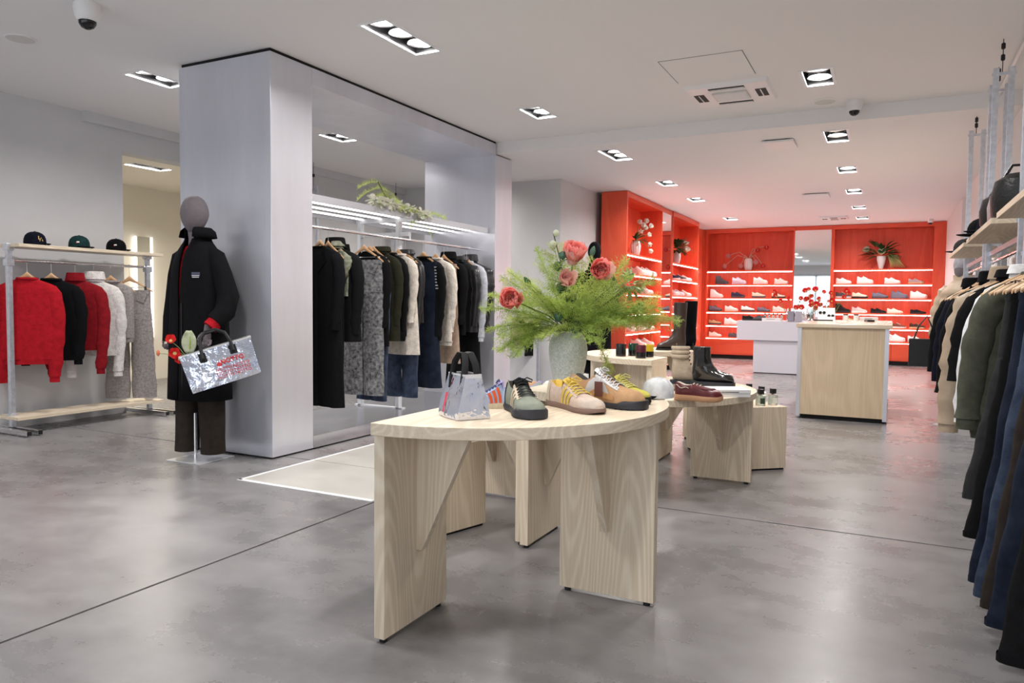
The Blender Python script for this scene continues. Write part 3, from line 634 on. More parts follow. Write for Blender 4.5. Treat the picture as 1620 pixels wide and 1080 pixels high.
# --- rail in the portal: x = -4.20, rail z = 1.767
PX, PZ = -4.20, .107 + RZ - HD
GP = 'garments on the portal rail'
def on_portal(y, rz=0): return (PX, y, PZ), R(rz)
portal = [
    ('coat', 4.74, -3, 'long black wool coat at the left end of the portal rail', lambda l, r: top('coat', 'long black wool coat at the left end of the portal rail', 'coat', l, r, BLK, .48, 1.33, .54, .06, .62, .075, 1, 'lapel', rib=False, open_front=True, group=GP)),
    ('trousers', 4.84, -13, 'slim black trousers hanging low between the black coat and black parka', lambda l, r: trousers('slim black trousers hanging low between the black coat and black parka', l, r, BLK2, .34, 1.20, .085, 2, GP)),
    ('jacket', 4.92, 1, 'black hooded parka second from the left on the portal rail', lambda l, r: top('jacket', 'black hooded parka second from the left on the portal rail', 'jacket', l, r, BLK2, .52, .80, .56, .07, .66, .085, 3, 'coat', rib=False, open_front=True, hood=True, group=GP)),
    ('shirt', 4.92, -13, 'small camouflage green shirt hanging beside the black parka', lambda l, r: top('shirt', 'small camouflage green shirt hanging beside the black parka', 'shirt', l, r, CAMO, .40, .42, .40, .04, .20, .07, 4, 'shirt', rib=False, buttons=4, group=GP)),
    ('jeans', 5.31, 5, 'acid-washed grey jeans clipped by the waist on the portal rail', lambda l, r: trousers('acid-washed grey jeans clipped by the waist on the portal rail', l, r, ACID, .38, 1.32, .10, 5, GP)),
    ('blazer', 5.39, -5, 'black blazer right of the acid-washed jeans', lambda l, r: top('blazer', 'black blazer right of the acid-washed jeans', 'jacket', l, r, BLK, .46, .86, .48, .055, .62, .07, 6, 'lapel', rib=False, open_front=True, pocket=True, group=GP)),
    ('jeans', 5.45, -9, 'dark blue jeans hanging low under the black blazer', lambda l, r: trousers('dark blue jeans hanging low under the black blazer', l, r, DENIM, .36, 1.38, .09, 7, GP)),
    ('shirt', 5.56, -5, 'dark olive shirt jacket between two black tops', lambda l, r: top('shirt', 'dark olive shirt jacket between two black tops', 'shirt', l, r, OLIVE, .46, .82, .47, .05, .6, .07, 8, 'shirt', rib=False, buttons=5, group=GP)),
    ('sweater', 5.69, -12, 'plain black sweater left of the cream knit dress', lambda l, r: top('sweater', 'plain black sweater left of the cream knit dress', 'sweater', l, r, BLK2, .45, .78, .46, .05, .6, .068, 9, 'crew', group=GP)),
    ('dress', 5.83, -6, 'long cream knit with flared hem in the middle of the portal rail', lambda l, r: top('dress', 'long cream knit with flared hem in the middle of the portal rail', 'dress', l, r, CREAM_KNIT, .44, .96, .52, .055, .58, .07, 10, 'crew', rib=False, flare=.3, group=GP)),
    ('jeans', 5.91, -3, 'mid blue jeans hanging low beside the cream knit', lambda l, r: trousers('mid blue jeans hanging low beside the cream knit', l, r, DENIM, .36, 1.40, .09, 11, GP)),
    ('jacket', 5.95, -9, 'black leather jacket right of the cream knit', lambda l, r: top('jacket', 'black leather jacket right of the cream knit', 'jacket', l, r, LEATHER, .45, .66, .45, .055, .6, .07, 12, 'shirt', rib=False, open_front=True, group=GP)),
    ('skirt', 6.25, -3, 'long blue denim skirt hanging under the striped top', lambda l, r: skirt('skirt', 'long blue denim skirt hanging under the striped top', l, r, DENIM_D, .34, 1.34, .46, 1.2)),
    ('sweater', 6.27, -3, 'black sweater with fine pale stripes across the shoulders', lambda l, r: top('sweater', 'black sweater with fine pale stripes across the shoulders', 'sweater', l, r, BLK2, .46, .80, .47, .055, .62, .072, 13, 'crew', group=GP, stripes=STRIPE_W)),
    ('cardigan', 6.48, -5, 'cream cable cardigan with pearl buttons', lambda l, r: top('cardigan', 'cream cable cardigan with pearl buttons', 'cardigan', l, r, CREAM_KNIT, .47, .86, .48, .06, .64, .075, 14, 'crew', buttons=6, bmat=PEARL, group=GP)),
    ('skirt', 6.64, -9, 'taupe wool skirt hanging low behind the cream cardigan', lambda l, r: skirt('skirt', 'taupe wool skirt hanging low behind the cream cardigan', l, r, TAUPE, .34, 1.12, .44, 2.2)),
    ('coat', 6.72, -7, 'black wool jacket right of the cream cardigan', lambda l, r: top('coat', 'black wool jacket right of the cream cardigan', 'coat', l, r, BLK, .48, .80, .5, .06, .62, .075, 15, 'coat', rib=False, open_front=True, group=GP)),
    ('jacket', 6.97, -5, 'charcoal leather biker jacket near the right end of the portal rail', lambda l, r: top('jacket', 'charcoal leather biker jacket near the right end of the portal rail', 'jacket', l, r, LEATHER, .47, .78, .48, .065, .64, .08, 16, 'shirt', rib=False, open_front=True, group=GP)),
    ('skirt', 7.06, -9, 'very long black skirt hanging low at the right end of the rail', lambda l, r: skirt('skirt', 'very long black skirt hanging low at the right end of the rail', l, r, BLK, .36, 1.46, .52, 3.2)),
    ('sweatshirt', 7.11, -5, 'pale grey sweatshirt showing its sleeve beside the black puffer', lambda l, r: top('sweatshirt', 'pale grey sweatshirt showing its sleeve beside the black puffer', 'sweatshirt', l, r, LGREY, .50, .84, .5, .05, .76, .075, 17, 'crew', group=GP)),
    ('puffer', 7.18, -5, 'shiny black puffer jacket at the right end of the portal rail', lambda l, r: top('puffer_jacket', 'shiny black puffer jacket at the right end of the portal rail', 'jacket', l, r, PUFF_BLK, .52, .74, .52, .075, .60, .085, 18, 'coat', rib=True, puff=.085, group=GP)),
]
for nm, y, rz, lab, fn in portal:
    l, r = on_portal(y, rz); fn(l, r)
    hanger('pale wooden hanger of the ' + short(lab) + ' on the portal rail', l, r, .40, clips=nm in ('jeans', 'trousers', 'skirt'))

# --- left rack: rail x = -6.735, z = 1.49, garments swung towards the shop
LX, LZ = -6.735, 1.49 - HD
left = [
    (3.86, 46, 'bright red wool sweater on the left rack', lambda l, r: top('sweater', 'bright red wool sweater on the left rack', 'sweater', l, r, RED_KNIT, .48, .72, .49, .075, .80, .088, 21, 'crew')),
    (4.07, 46, 'black sweater with a tiny white hem tab on the left rack', lambda l, r: top('sweater', 'black sweater with a tiny white hem tab on the left rack', 'sweater', l, r, BLK, .48, .70, .50, .065, .66, .078, 22, 'crew', patch=WHITE_TEE)),
    (4.29, 50, 'dark red mock-neck sweater on the left rack', lambda l, r: top('sweater', 'dark red mock-neck sweater on the left rack', 'sweater', l, r, DRED_KNIT, .48, .62, .48, .065, .76, .078, 23, 'turtle')),
    (4.47, 48, 'white chunky knit cardigan on the left rack', lambda l, r: top('cardigan', 'white chunky knit cardigan on the left rack', 'cardigan', l, r, WHITE_KNIT, .46, .68, .48, .07, .80, .075, 24, 'coat', buttons=4, bmat=PEARL)),
    (4.64, 44, 'sleeveless grey knit vest on the left rack', lambda l, r: top('vest', 'sleeveless grey knit vest on the left rack', 'vest', l, r, GREY_WOOL, .42, .56, .42, .05, 0, .07, 25, 'crew', vest=True)),
    (4.84, 44, 'wide grey wool trousers at the right end of the left rack', lambda l, r: trousers('wide grey wool trousers at the right end of the left rack', l, r, GREY_WOOL, .36, 1.19, .115, 26)),
]
for y, rz, lab, fn in left:
    l = (LX, y, LZ); fn(l, R(rz)); hanger('pale wooden hanger of the ' + short(lab) + ' on the left rack', l, R(rz), .42, clips='trousers' in lab)

# --- right wall rails: rail x = .60, z = 1.47
QX, QZ = .60, 1.47 - HD
right = [
    (2.52, 3, 'flared black trousers nearest the camera on the right rail', lambda l, r: trousers('flared black trousers nearest the camera on the right rail', l, r, BLK2, .34, 1.20, .145, 31)),
    (2.78, 0, 'dark indigo jeans second from the camera on the right rail', lambda l, r: trousers('dark indigo jeans second from the camera on the right rail', l, r, DENIM_D, .34, 1.20, .145, 32)),
    (2.98, 4, 'dark brown wide trousers between the indigo jeans on the right rail', lambda l, r: trousers('dark brown wide trousers between the indigo jeans on the right rail', l, r, BROWN, .34, 1.21, .145, 33)),
    (3.16, 0, 'mid blue wide jeans with a pale side seam on the right rail', lambda l, r: trousers('mid blue wide jeans with a pale side seam on the right rail', l, r, DENIM, .34, 1.24, .145, 34)),
    (3.40, 4, 'deep blue straight jeans next to the hanging sweatshirts', lambda l, r: trousers('deep blue straight jeans next to the hanging sweatshirts', l, r, DENIM_D, .34, 1.26, .145, 35)),
    (3.60, 0, 'black trousers just before the grey ones on the right rail', lambda l, r: trousers('black trousers just before the grey ones on the right rail', l, r, BLK2, .34, 1.14, .145, 36)),
    (3.76, 0, 'charcoal grey trousers last before the olive sweatshirt', lambda l, r: trousers('charcoal grey trousers last before the olive sweatshirt', l, r, CHAR, .34, 1.02, .145, 37)),
    (4.02, 8, 'olive grey oversized sweatshirt on the right rail', lambda l, r: top('sweatshirt', 'olive grey oversized sweatshirt on the right rail', 'sweatshirt', l, r, OLIVE_SWEAT, .42, .72, .56, .07, .60, .09, 38, 'crew', splay=.10)),
    (4.34, 6, 'white long-sleeved shirt behind the olive sweatshirt', lambda l, r: top('shirt', 'white long-sleeved shirt behind the olive sweatshirt', 'shirt', l, r, WHITE_TEE, .42, .72, .56, .05, .66, .07, 39, 'shirt', rib=False, splay=.10)),
    (4.85, 4, 'black cotton jacket between the white shirt and beige jacket', lambda l, r: top('jacket', 'black cotton jacket between the white shirt and beige jacket', 'jacket', l, r, BLK2, .42, .66, .56, .055, .5, .07, 40, 'shirt', rib=False, splay=.10)),
    (5.15, 6, 'long beige puffer jacket on the right rail', lambda l, r: top('puffer_jacket', 'long beige puffer jacket on the right rail', 'jacket', l, r, BEIGE_PUFF, .42, .80, .56, .075, .78, .085, 41, 'coat', rib=True, puff=.12, splay=.10)),
    (5.75, 4, 'black padded coat left of the beige puffer jacket', lambda l, r: top('coat', 'black padded coat left of the beige puffer jacket', 'coat', l, r, BLK2, .42, .86, .56, .075, .66, .085, 42, 'coat', rib=False, open_front=True, splay=.10)),
    (6.40, 4, 'long navy coat near the far end of the right rail', lambda l, r: top('coat', 'long navy coat near the far end of the right rail', 'coat', l, r, NAVY, .42, .80, .56, .07, .64, .08, 43, 'lapel', rib=False, open_front=True, splay=.10)),
    (7.02, 4, 'black coat at the far end of the right rail', lambda l, r: top('coat', 'black coat at the far end of the right rail', 'coat', l, r, BLK, .42, .74, .56, .07, .62, .08, 44, 'coat', rib=False, open_front=True, splay=.10)),
]
for y, rz, lab, fn in right:
    l = (QX, y, QZ); fn(l, R(rz)); hanger('pale wooden hanger of the ' + short(lab) + ' on the right rail', l, R(rz + (y * 37 % 11) * 2 - 4), .43, clips=('jeans' in lab or 'trousers' in lab), mirror=True)
for i, y in enumerate((2.64, 2.88, 3.07, 3.28, 3.50, 3.90, 4.18, 5.45, 5.95, 6.7)):
    hanger('empty pale wooden hanger behind the ' + short(right[[0, 1, 2, 3, 4, 6, 7, 10, 11, 12][i]][2]) + ' on the right rail', (QX, y, QZ), R(18 - i * 3), .42, clips=False, mirror=True)
# ---------------------------------------------------------------- mannequins and bags
MANNE = mat('grey_mannequin_cloth', (.135, .117, .128), .8, var=.08, vscale=30, bump=.1, bscale=300)
def egg(mb, c, rx, ry, rz, n=24, m=14, chin=.25):
    rings = []
    for i in range(1, m):
        a = PI * i / m; z = -math.cos(a); s = math.sin(a) ** .85
        k = 1 - chin * max(0, -z) ** 1.3
        rings.append([(c[0] + rx * s * k * math.cos(t), c[1] + ry * s * k * math.sin(t) - .012 * max(0, -z), c[2] + rz * z) for t in [2 * PI * j / n for j in range(n)]])
    return mb.loft(rings)
def hand_mesh(mb, w, d, r=.009):
    """palm at wrist w hanging along direction d (downwards), fingers curled forwards (-y) round a handle"""
    w = Vector(w)
    mb.tube([w + Vector((0, 0, .03)), w + Vector((0, -.004, -.02)), w + Vector((0, -.006, -.055)), w + Vector((0, -.006, -.085))], [.026, .032, .036, .030], 10, flat=.45)
    for i, (dx, L_) in enumerate(((-.030, .9), (-.010, 1.0), (.011, .95), (.030, .78))):
        b = w + Vector((dx, -.004, -.075))
        mb.tube([b, b + Vector((dx * .1, -.008, -.035 * L_)), b + Vector((dx * .1, -.032, -.052 * L_)), b + Vector((dx * .1, -.048, -.032 * L_)), b + Vector((dx * .1, -.046, -.014 * L_))], [r, r, r * .95, r * .9, r * .75], 8)
    b = w + Vector((-.034, -.01, -.03))
    mb.tube([b, b + Vector((-.014, -.018, -.022)), b + Vector((-.006, -.036, -.042)), b + Vector((.008, -.046, -.052))], [r * 1.1, r * 1.1, r, r * .8], 8)
mq = thing('mannequin', 'grey faceless mannequin in a long black coat holding a silver bag', 'mannequin', (-4.475, 3.765, 0), R(4))
B('base_plate', (-.165, .165, -.165, .165, 0, .008), mat('satin_steel', (.78, .79, .80), .35, .7), mq, bevel=.002)
MB().tube([(-.03, -.02, .008), (-.03, -.02, .34)], .012, 12).build('support_rod', CHROME, mq, smooth=True)
hd = MB(); egg(hd, (0, -.03, 1.775), .088, .105, .135); hd.build('head', MANNE, mq, smooth=True)
MB().loft([ring(0, y, z, hw, tt, 20, .95) for y, z, hw, tt in ((-.005, 1.50, .068, .062), (-.01, 1.60, .055, .055), (-.02, 1.68, .055, .056))]).build('neck', MANNE, mq, smooth=True)
# open coat: rings that leave a gap at the front
def coat_rings(rows, gap, n=40):
    out = []
    for z, hw, tt, cy, gp in rows:
        r_ = []
        for i in range(n + 1):
            a = -PI / 2 - .12 + gp / 2 + (2 * PI - gp) * i / n; c, s = math.cos(a), math.sin(a)
            r_.append((hw * math.copysign(abs(c) ** .85, c), cy + tt * math.copysign(abs(s) ** .85, s), z))
        out.append(r_)
    return out
rows = [(.445, .245, .165, .0, .05), (.60, .24, .16, 0, .04), (.80, .23, .155, 0, .04), (1.00, .222, .15, 0, .06), (1.15, .215, .148, 0, .06), (1.28, .208, .145, 0, .11), (1.38, .198, .138, 0, .13), (1.45, .182, .126, 0, .15), (1.505, .155, .112, 0, .20), (1.545, .125, .098, 0, .35), (1.575, .098, .088, 0, .55), (1.60, .083, .08, 0, .75)]
ct_ = MB().loft(coat_rings(rows, 0), caps=False, closed=False).build('coat', BLK, mq, smooth=True, angle=70, solid=.008)
MB().loft([[(p[0] * k, p[1] * k + .0, p[2] + dz) for p in coat_rings([(1.595, .088, .082, .0, 1.0)], 0)[0]] for k, dz in ((1.0, 0), (.98, .06), (1.02, .085), (1.30, .06), (1.42, .015))], caps=False, closed=False).build('coat_collar', BLK, mq, smooth=True, solid=.006)
MB().loft([ring(0, 0, z, hw, tt, 28, .85) for z, hw, tt in ((.95, .19, .125), (1.2, .19, .125), (1.40, .185, .11), (1.50, .14, .088), (1.55, .085, .068))]).build('sweater', RED_KNIT, mq, smooth=True)
MB().tube([(.0, -.162, z) for z in (.46, .6, .8, 1.0, 1.14)], .004, 6).build('coat_zip', CHAR, mq)
# sleeves: the right one hangs, the left one is bent forwards to carry the bag
def sleeve(pts, rad, nm, m, par, n=18):
    return MB().tube(pts, rad, n, flat=.95).build(nm, m, par, smooth=True, angle=70)
sleeve([(-.115, 0, 1.525), (-.165, .0, 1.475), (-.205, .005, 1.34), (-.238, .012, 1.18), (-.25, -.005, 1.03), (-.235, -.035, .86)], [.035, .066, .072, .072, .070, .064], 'sleeve', BLK, mq)
sl_l = sleeve([(.115, 0, 1.525), (.165, .0, 1.475), (.212, .01, 1.34), (.258, .02, 1.19), (.278, -.035, 1.08), (.25, -.105, 1.005)], [.035, .066, .074, .078, .074, .066], 'sleeve', BLK, mq)
MB().tube([(.258, -.09, 1.02), (.236, -.135, .972)], [.056, .052], 16).build('sweater_cuff', RED_KNIT, mq, smooth=True)
hm = MB(); hand_mesh(hm, (.232, -.150, .962), None); hm.build('hand', MANNE, mq, smooth=True)
hm = MB(); hand_mesh(hm, (-.235, -.03, .93), None); hm.build('hand', MANNE, mq, smooth=True)
for s in (-1, 1):
    MB().loft([ring(s * x, y, z, hw, tt, 18, .9) for x, y, z, hw, tt in ((.094, .0, .70, .088, .11), (.105, .0, .5, .086, .098), (.115, .0, .3, .084, .086), (.122, -.004, .16, .079, .082), (.126, -.006, .055, .080, .083))]).build('trouser_leg', BROWN, mq, smooth=True)
lg = thing and MB().obox((.115, -.138, 1.345), (.055, .004, .026), Matrix.Rotation(R(32), 3, 'Z')).build('chest_badge', mat('badge_grey', (.05, .055, .09), .6), mq)
for z, w_ in ((1.333, .05), (1.322, .046)): MB().obox((.116, -.141, z), (w_, .003, .004), Matrix.Rotation(R(32), 3, 'Z')).build('badge_line', WHITE_TEE, mq)

SILVER = mat('holographic_silver', (.80, .80, .83), .10, 1.0, col2=(.62, .68, .84), vscale=12, bump=.8, bscale=17)
STRAP = mat('black_webbing', (.012, .012, .013), .7, bump=.2, bscale=300)
RED_INK = mat('red_ink', (.62, .05, .05), .6)
def tote(label, loc, rot, w, h, d, wt=1.04):
    t = thing('tote_bag', label, 'bag', loc, rot=rot)
    def sec(z, hw, hd, wob): return [(x * hw, y * hd + wob * math.sin(7 * x + 9 * z), z) for x, y in ((-1, -1), (-.6, -1.06), (-.2, -1.1), (.2, -1.1), (.6, -1.06), (1, -1), (1.0, 0), (1, 1), (.5, 1.06), (0, 1.08), (-.5, 1.06), (-1, 1), (-1.0, 0))]
    MB().loft([sec(-h, w / 2, d / 2, 0), sec(-h * .93, w / 2 * 1.01, d / 2, .004), sec(-h * .6, w / 2 * lerp(1, wt, .4), d / 2 * .85, .008), sec(-h * .3, w / 2 * lerp(1, wt, .7), d / 2 * .66, .006), sec(0, w / 2 * wt, d / 2 * .5, .003)]).build('body', SILVER, t, smooth=True, angle=50)
    MB().loft([[(p[0] * f, p[1] * f, z) for p in sec(0, w / 2 * wt, d / 2 * .5, .003)] for z, f in ((-.012, 1.015), (.004, 1.02), (.004, .93), (-.012, .92))], caps=False).build('rim', mat('silver_piping', (.85, .85, .86), .3, .6), t)
    MB().loft([[(p[0] * f, p[1] * f, z) for p in sec(0, w / 2 * wt, d / 2 * .5, .003)] for z, f in ((.002, .93), (.0025, .9))]).build('opening', BLACK_PLASTIC, t)
    return t
b1 = tote('large silver holographic tote with red lettering in the mannequin\'s hand', (-4.00, 3.49, .855), (0, R(-17), R(50)), .44, .25, .15)
for s in (-1, 1):
    y = -.045 * s if s > 0 else .05
    MB().tube([(-.095, y * 1.6, -.055), (-.09, y * 1.2, .01), (-.075, y * .6, .075), (-.035, .02, .105), (.035, .02, .105), (.085, y * .6, .07), (.10, y * 1.2, .01), (.10, y * 1.6, -.055)], .018, 8, flat=.6).build('handle', STRAP, b1, smooth=True)
for x in (-.095, .10): MB().obox((x, -.060, -.045), (.045, .008, .06)).build('strap_patch', STRAP, b1)
for x in (-.06, ): MB().obox((x, -.064, -.15), (.008, .006, .19)).build('seam', mat('silver_piping'), b1)
MB().lathe([(.014, 0), (.014, .002)], 12).build('emblem', RED_INK, b1).matrix_local = Matrix.Translation((-.012, -.082, -.115)) @ Matrix.Rotation(PI / 2, 4, 'X')
text_mesh('NOTTO', .042, RED_INK, b1, (.075, -.083, -.105), (PI / 2, 0, 0), bold=.001)
for i in range(3): text_mesh('NOTTO NOTTO', .029, RED_INK, b1, (.065, -.088, -.150 - .026 * i), (PI / 2, 0, 0))
b2 = tote('small silver holographic bag with black handles on the foreground table', (-1.33, 2.245, TZ + .152), (0, 0, R(-33)), .155, .15, .125, .80)
for s in (-1, 1):
    y = -.034 if s < 0 else .034
    MB().tube([(-.045, y * .95 - .002 * s, -.05), (-.045, y * .75, .0), (-.04, y * .55, .045), (-.015, y * .35, .075), (.02, y * .35, .075), (.042, y * .55, .04), (.045, y * .75, .0), (.045, y * .95, -.05)], .013, 8, flat=.28).build('handle', STRAP, b2, smooth=True)
MB().obox((-.032, -.058, -.10), (.024, .004, .07), Matrix.Rotation(R(-12), 3, 'X')).build('printed_block', mat('red_print', (.6, .06, .10), .4), b2)

# puffer mannequin at the far end of the right rail
mr_ = thing('mannequin', 'mannequin in a beige puffer and grey beanie at the far right', 'mannequin', (.63, 8.45, 0), R(-35))
B('base_plate', (-.16, .16, -.16, .16, 0, .008), mat('satin_steel'), mr_)
MB().tube([(0, .03, .008), (0, .03, .3)], .012, 10).build('support_rod', CHROME, mr_)
hd = MB(); egg(hd, (0, -.01, 1.53), .08, .095, .125); hd.build('head', MANNE, mr_, smooth=True)
hb = MB(); egg(hb, (0, .0, 1.585), .093, .105, .105, chin=0); hb.build('beanie', fab('grey_fleece', (.30, .30, .33)), mr_, smooth=True)
for s in (-1, 1): MB().loft([ring(s * .055, 0, z, hw, .02, 10, .9) for z, hw in ((1.655, .035), (1.685, .022), (1.71, .006))]).build('beanie_ear', fab('grey_fleece'), mr_, smooth=True)
rows = []
for i in range(29):
    q = i / 28; z = lerp(.86, 1.36, q); b = abs(math.sin(q * PI * 5))
    rows.append(ring(0, 0, z, lerp(.21, .205, q) * (.93 + .09 * b) * (1 if q < .85 else lerp(1, .75, (q - .85) / .15)), .15 * (.9 + .12 * b), 26, .85))
rows += [ring(0, 0, 1.40, .12, .10, 26, .9), ring(0, 0, 1.43, .09, .085, 26, .9), ring(0, 0, 1.48, .092, .088, 26, .9)]
MB().loft(rows).build('puffer_jacket', BEIGE_PUFF, mr_, smooth=True, angle=70)
for s in (-1, 1):
    P = [(s * lerp(.15, .235, min(1, q * 2)), -.03 * q, 1.37 - .50 * q) for q in [i / 20 for i in range(21)]]
    MB().tube(P, [.045 + .02 * (i > 1) + .012 * abs(math.sin(i * PI / 4)) for i in range(21)], 14).build('sleeve', BEIGE_PUFF, mr_, smooth=True)
    hm = MB(); hand_mesh(hm, (s * .235, -.04, .85), None); hm.build('hand', MANNE, mr_, smooth=True)
    MB().loft([ring(s * .09, 0, z, hw, hw, 16, .95) for z, hw in ((.88, .10), (.5, .088), (.06, .085))]).build('trouser_leg', LGREY, mr_, smooth=True)
hb_ = thing('handbag', 'flat black handbag hanging from the beige puffer mannequin', 'bag', (.30, 8.22, .86), R(0))
B('body', (-.13, .13, -.03, .03, -.27, -.0), BLACK_PLASTIC, hb_, bevel=.008)
MB().tube([(-.09, 0, -.01), (-.05, .0, .12), (.02, .03, .22), (.06, .0, .12), (.10, 0, -.01)], .008, 8).build('strap', BLACK_PLASTIC, hb_, smooth=True)

# dark mannequin standing behind the big bouquet, beside the red shelving
md = thing('mannequin', 'black mannequin in a long dark coat behind the big bouquet', 'mannequin', (-3.62, 9.55, 0), R(20))
B('base_plate', (-.16, .16, -.16, .16, 0, .008), mat('satin_steel'), md)
MB().tube([(0, .02, .008), (0, .02, .3)], .012, 10).build('support_rod', CHROME, md)
hd = MB(); egg(hd, (0, -.02, 1.87), .09, .105, .14); hd.build('head', BLK2, md, smooth=True)
MB().loft([ring(0, 0, z, hw, tt, 26, .88) for z, hw, tt in ((.42, .25, .17), (.8, .24, .16), (1.2, .225, .155), (1.45, .22, .14), (1.58, .17, .11), (1.64, .09, .08), (1.76, .06, .06))]).build('coat', BLK, md, smooth=True)
for s in (-1, 1):
    MB().tube([(s * .16, 0, 1.57), (s * .23, 0, 1.48), (s * .27, .0, 1.2), (s * .27, -.03, .9)], [.05, .08, .078, .065], 14).build('sleeve', BLK, md, smooth=True)
    MB().loft([ring(s * .1, 0, z, .085, .085, 14, .95) for z in (.6, .055)]).build('trouser_leg', BLK2, md, smooth=True)

# rack with lilac garments against the grey wall beyond the portal
gr_ = thing('clothes_rack', 'thin steel rail with lilac garments against the grey wall beyond the portal', 'clothes rack', (-4.42, 9.02, 0))
for x in (-.36, .22):
    B('post', (x - .015, x + .015, -.015, .015, .01, 1.06), STEEL, gr_); B('foot', (x - .02, x + .02, -.16, .16, 0, .012), STEEL, gr_)
MB().tube([(-.36, 0, 1.05), (.22, 0, 1.05)], .012, 8).build('rail', CHROME, gr_, smooth=True)
B('lower_panel', (-.34, .20, -.008, .008, .10, .72), mat('frosted_panel', (.70, .70, .72), .3), gr_)
for i, (x, m, L_, lab) in enumerate(((-.27, LILAC, .34, 'lilac satin camisole on the small rail beyond the portal'), (-.14, fab('beige_jersey', (.5, .42, .36)), .32, 'beige camisole on the small rail beyond the portal'), (.0, fab('brown_fur', (.18, .13, .10), bump=.9), .30, 'brown fluffy top on the small rail beyond the portal'), (.12, BLK2, .45, 'black top on the small rail beyond the portal'))):
    l = (-4.42 + x, 9.02, 1.05 - HD); top('top', lab, 'top', l, R(80), m, .30, L_, .32, .04, 0, .06, 60 + i, 'crew', rib=False, vest=True)
    hanger('steel-hooked hanger of the ' + lab.split(' on the')[0], l, R(80), .26)
# ---------------------------------------------------------------- shoes
W_TAB = [(0, .44), (.05, .62), (.14, .70), (.35, .66), (.52, .78), (.70, 1.0), (.84, .96), (.93, .74), (.98, .46), (1, .30)]
class Last:
    def __init__(s, L=.29, W=.105, H=.105, sole=.03, heel=None, rim=None, topl=None, throat=.36):
        s.L, s.W, s.H, s.sole = L, W, H, sole; s.heel = heel or sole * 1.15; s.throat = throat
        s.rim = rim or [(0, .86), (.05, .92), (.12, .84), (.2, .70), (.28, .68), (.36, .80)]
        s.top = topl or [(.34, .96), (.42, .90), (.55, .70), (.68, .52), (.80, .43), (.90, .37), (.96, .27), (1, .12)]
    def w(s, t): return s.W / 2 * sinterp(W_TAB, t)
    def base(s, t): return interp([(0, s.heel), (.4, s.heel * .95), (.6, s.sole), (.9, s.sole), (1, s.sole * 1.15)], t)
    def P(s, t, u, off=0.0):
        x = (t - .5) * s.L; w = s.w(t); a = abs(u); sg = 1 if u >= 0 else -1
        if t < s.throat:
            r = s.H * sinterp(s.rim, t)
            if a >= .45:
                q = (1 - a) / .55; y = w * (1 - .36 * q ** 1.5 + .10 * math.sin(PI * q)); z = r * q ** .9
            else:
                y = (w * .64) * a / .45 * (.92); q = min(1, (1 - a / .45) * 3.2); z = r - (r - .22 * s.H) * (q * q * (3 - 2 * q)) * (0 if t < .012 else 1)
        else:
            h = s.H * sinterp(s.top, t); sn = math.sin(a * PI / 2)
            y = w * sn ** .78 if a else 0; z = h * max(0, math.cos(a * PI / 2)) ** .55
        if off:
            k = a if a > .3 else .3; n = Vector((.35 * max(0, t - .85) * 4, sg * min(1, k * 1.2), max(.05, 1 - k * 1.05))).normalized() * off
            return Vector((x, sg * y, z + s.base(t))) + n
        return Vector((x, sg * y, z + s.base(t)))
def shoe_meshes(la, N=26, m=9):
    us = [-1 + j / m for j in range(2 * m + 1)]
    us = sorted(set([round(u, 4) for u in us] + [-.45, .45])); ts = [i / N for i in range(N + 1)]; ts = sorted(set(ts + [la.throat - .003, la.throat + .001]))
    up, li = MB(), MB(); nn = len(us)
    V = [la.P(t, u) for t in ts for u in us]; up.v = [tuple(p) for p in V]; li.v = list(up.v)
    for i in range(len(ts) - 1):
        for j in range(nn - 1):
            f = (i * nn + j, (i + 1) * nn + j, (i + 1) * nn + j + 1, i * nn + j + 1)
            inner = ts[i + 1] <= la.throat + .002 and abs((us[j] + us[j + 1]) / 2) < .45
            (li if inner else up).f.append(f)
    up.f.append(tuple(range(nn))); e = (len(ts) - 1) * nn; up.f.append(tuple(range(e + nn - 1, e - 1, -1)))
    return up, li
def sole_mesh(la, N=26, k=1.07, ex=.003, toe=.010, tread=0, drop=.72):
    rings = []
    for i in range(N + 1):
        t = i / N; x = (t - .5) * (la.L + .006); w = la.w(t) * k + ex; zt = la.base(t) + .006; zb = toe * max(0, (t - .82) / .18) ** 2
        if tread: zb += tread * (1 if (i % 2) else 0)
        rings.append([(x, -w * .93, zb), (x, -w, zb + .006), (x, -w * .99, zt * drop), (x, -w * .95, zt), (x, w * .95, zt), (x, w * .99, zt * drop), (x, w, zb + .006), (x, w * .93, zb)])
    return MB().loft(rings)
def patch(la, tl, tr, us, off=.0018, side=1):
    """strip between curves tl(q), tr(q) as q runs along us (list of u)"""
    mb = MB(); n = len(us); vs = []
    for i, u in enumerate(us):
        q = i / (n - 1)
        for k in range(4): vs.append(la.P(lerp(tl(q), tr(q), k / 3), side * u, off))
    mb.add(vs, [(i * 4 + k, i * 4 + k + 1, (i + 1) * 4 + k + 1, (i + 1) * 4 + k) for i in range(n - 1) for k in range(3)])
    return mb
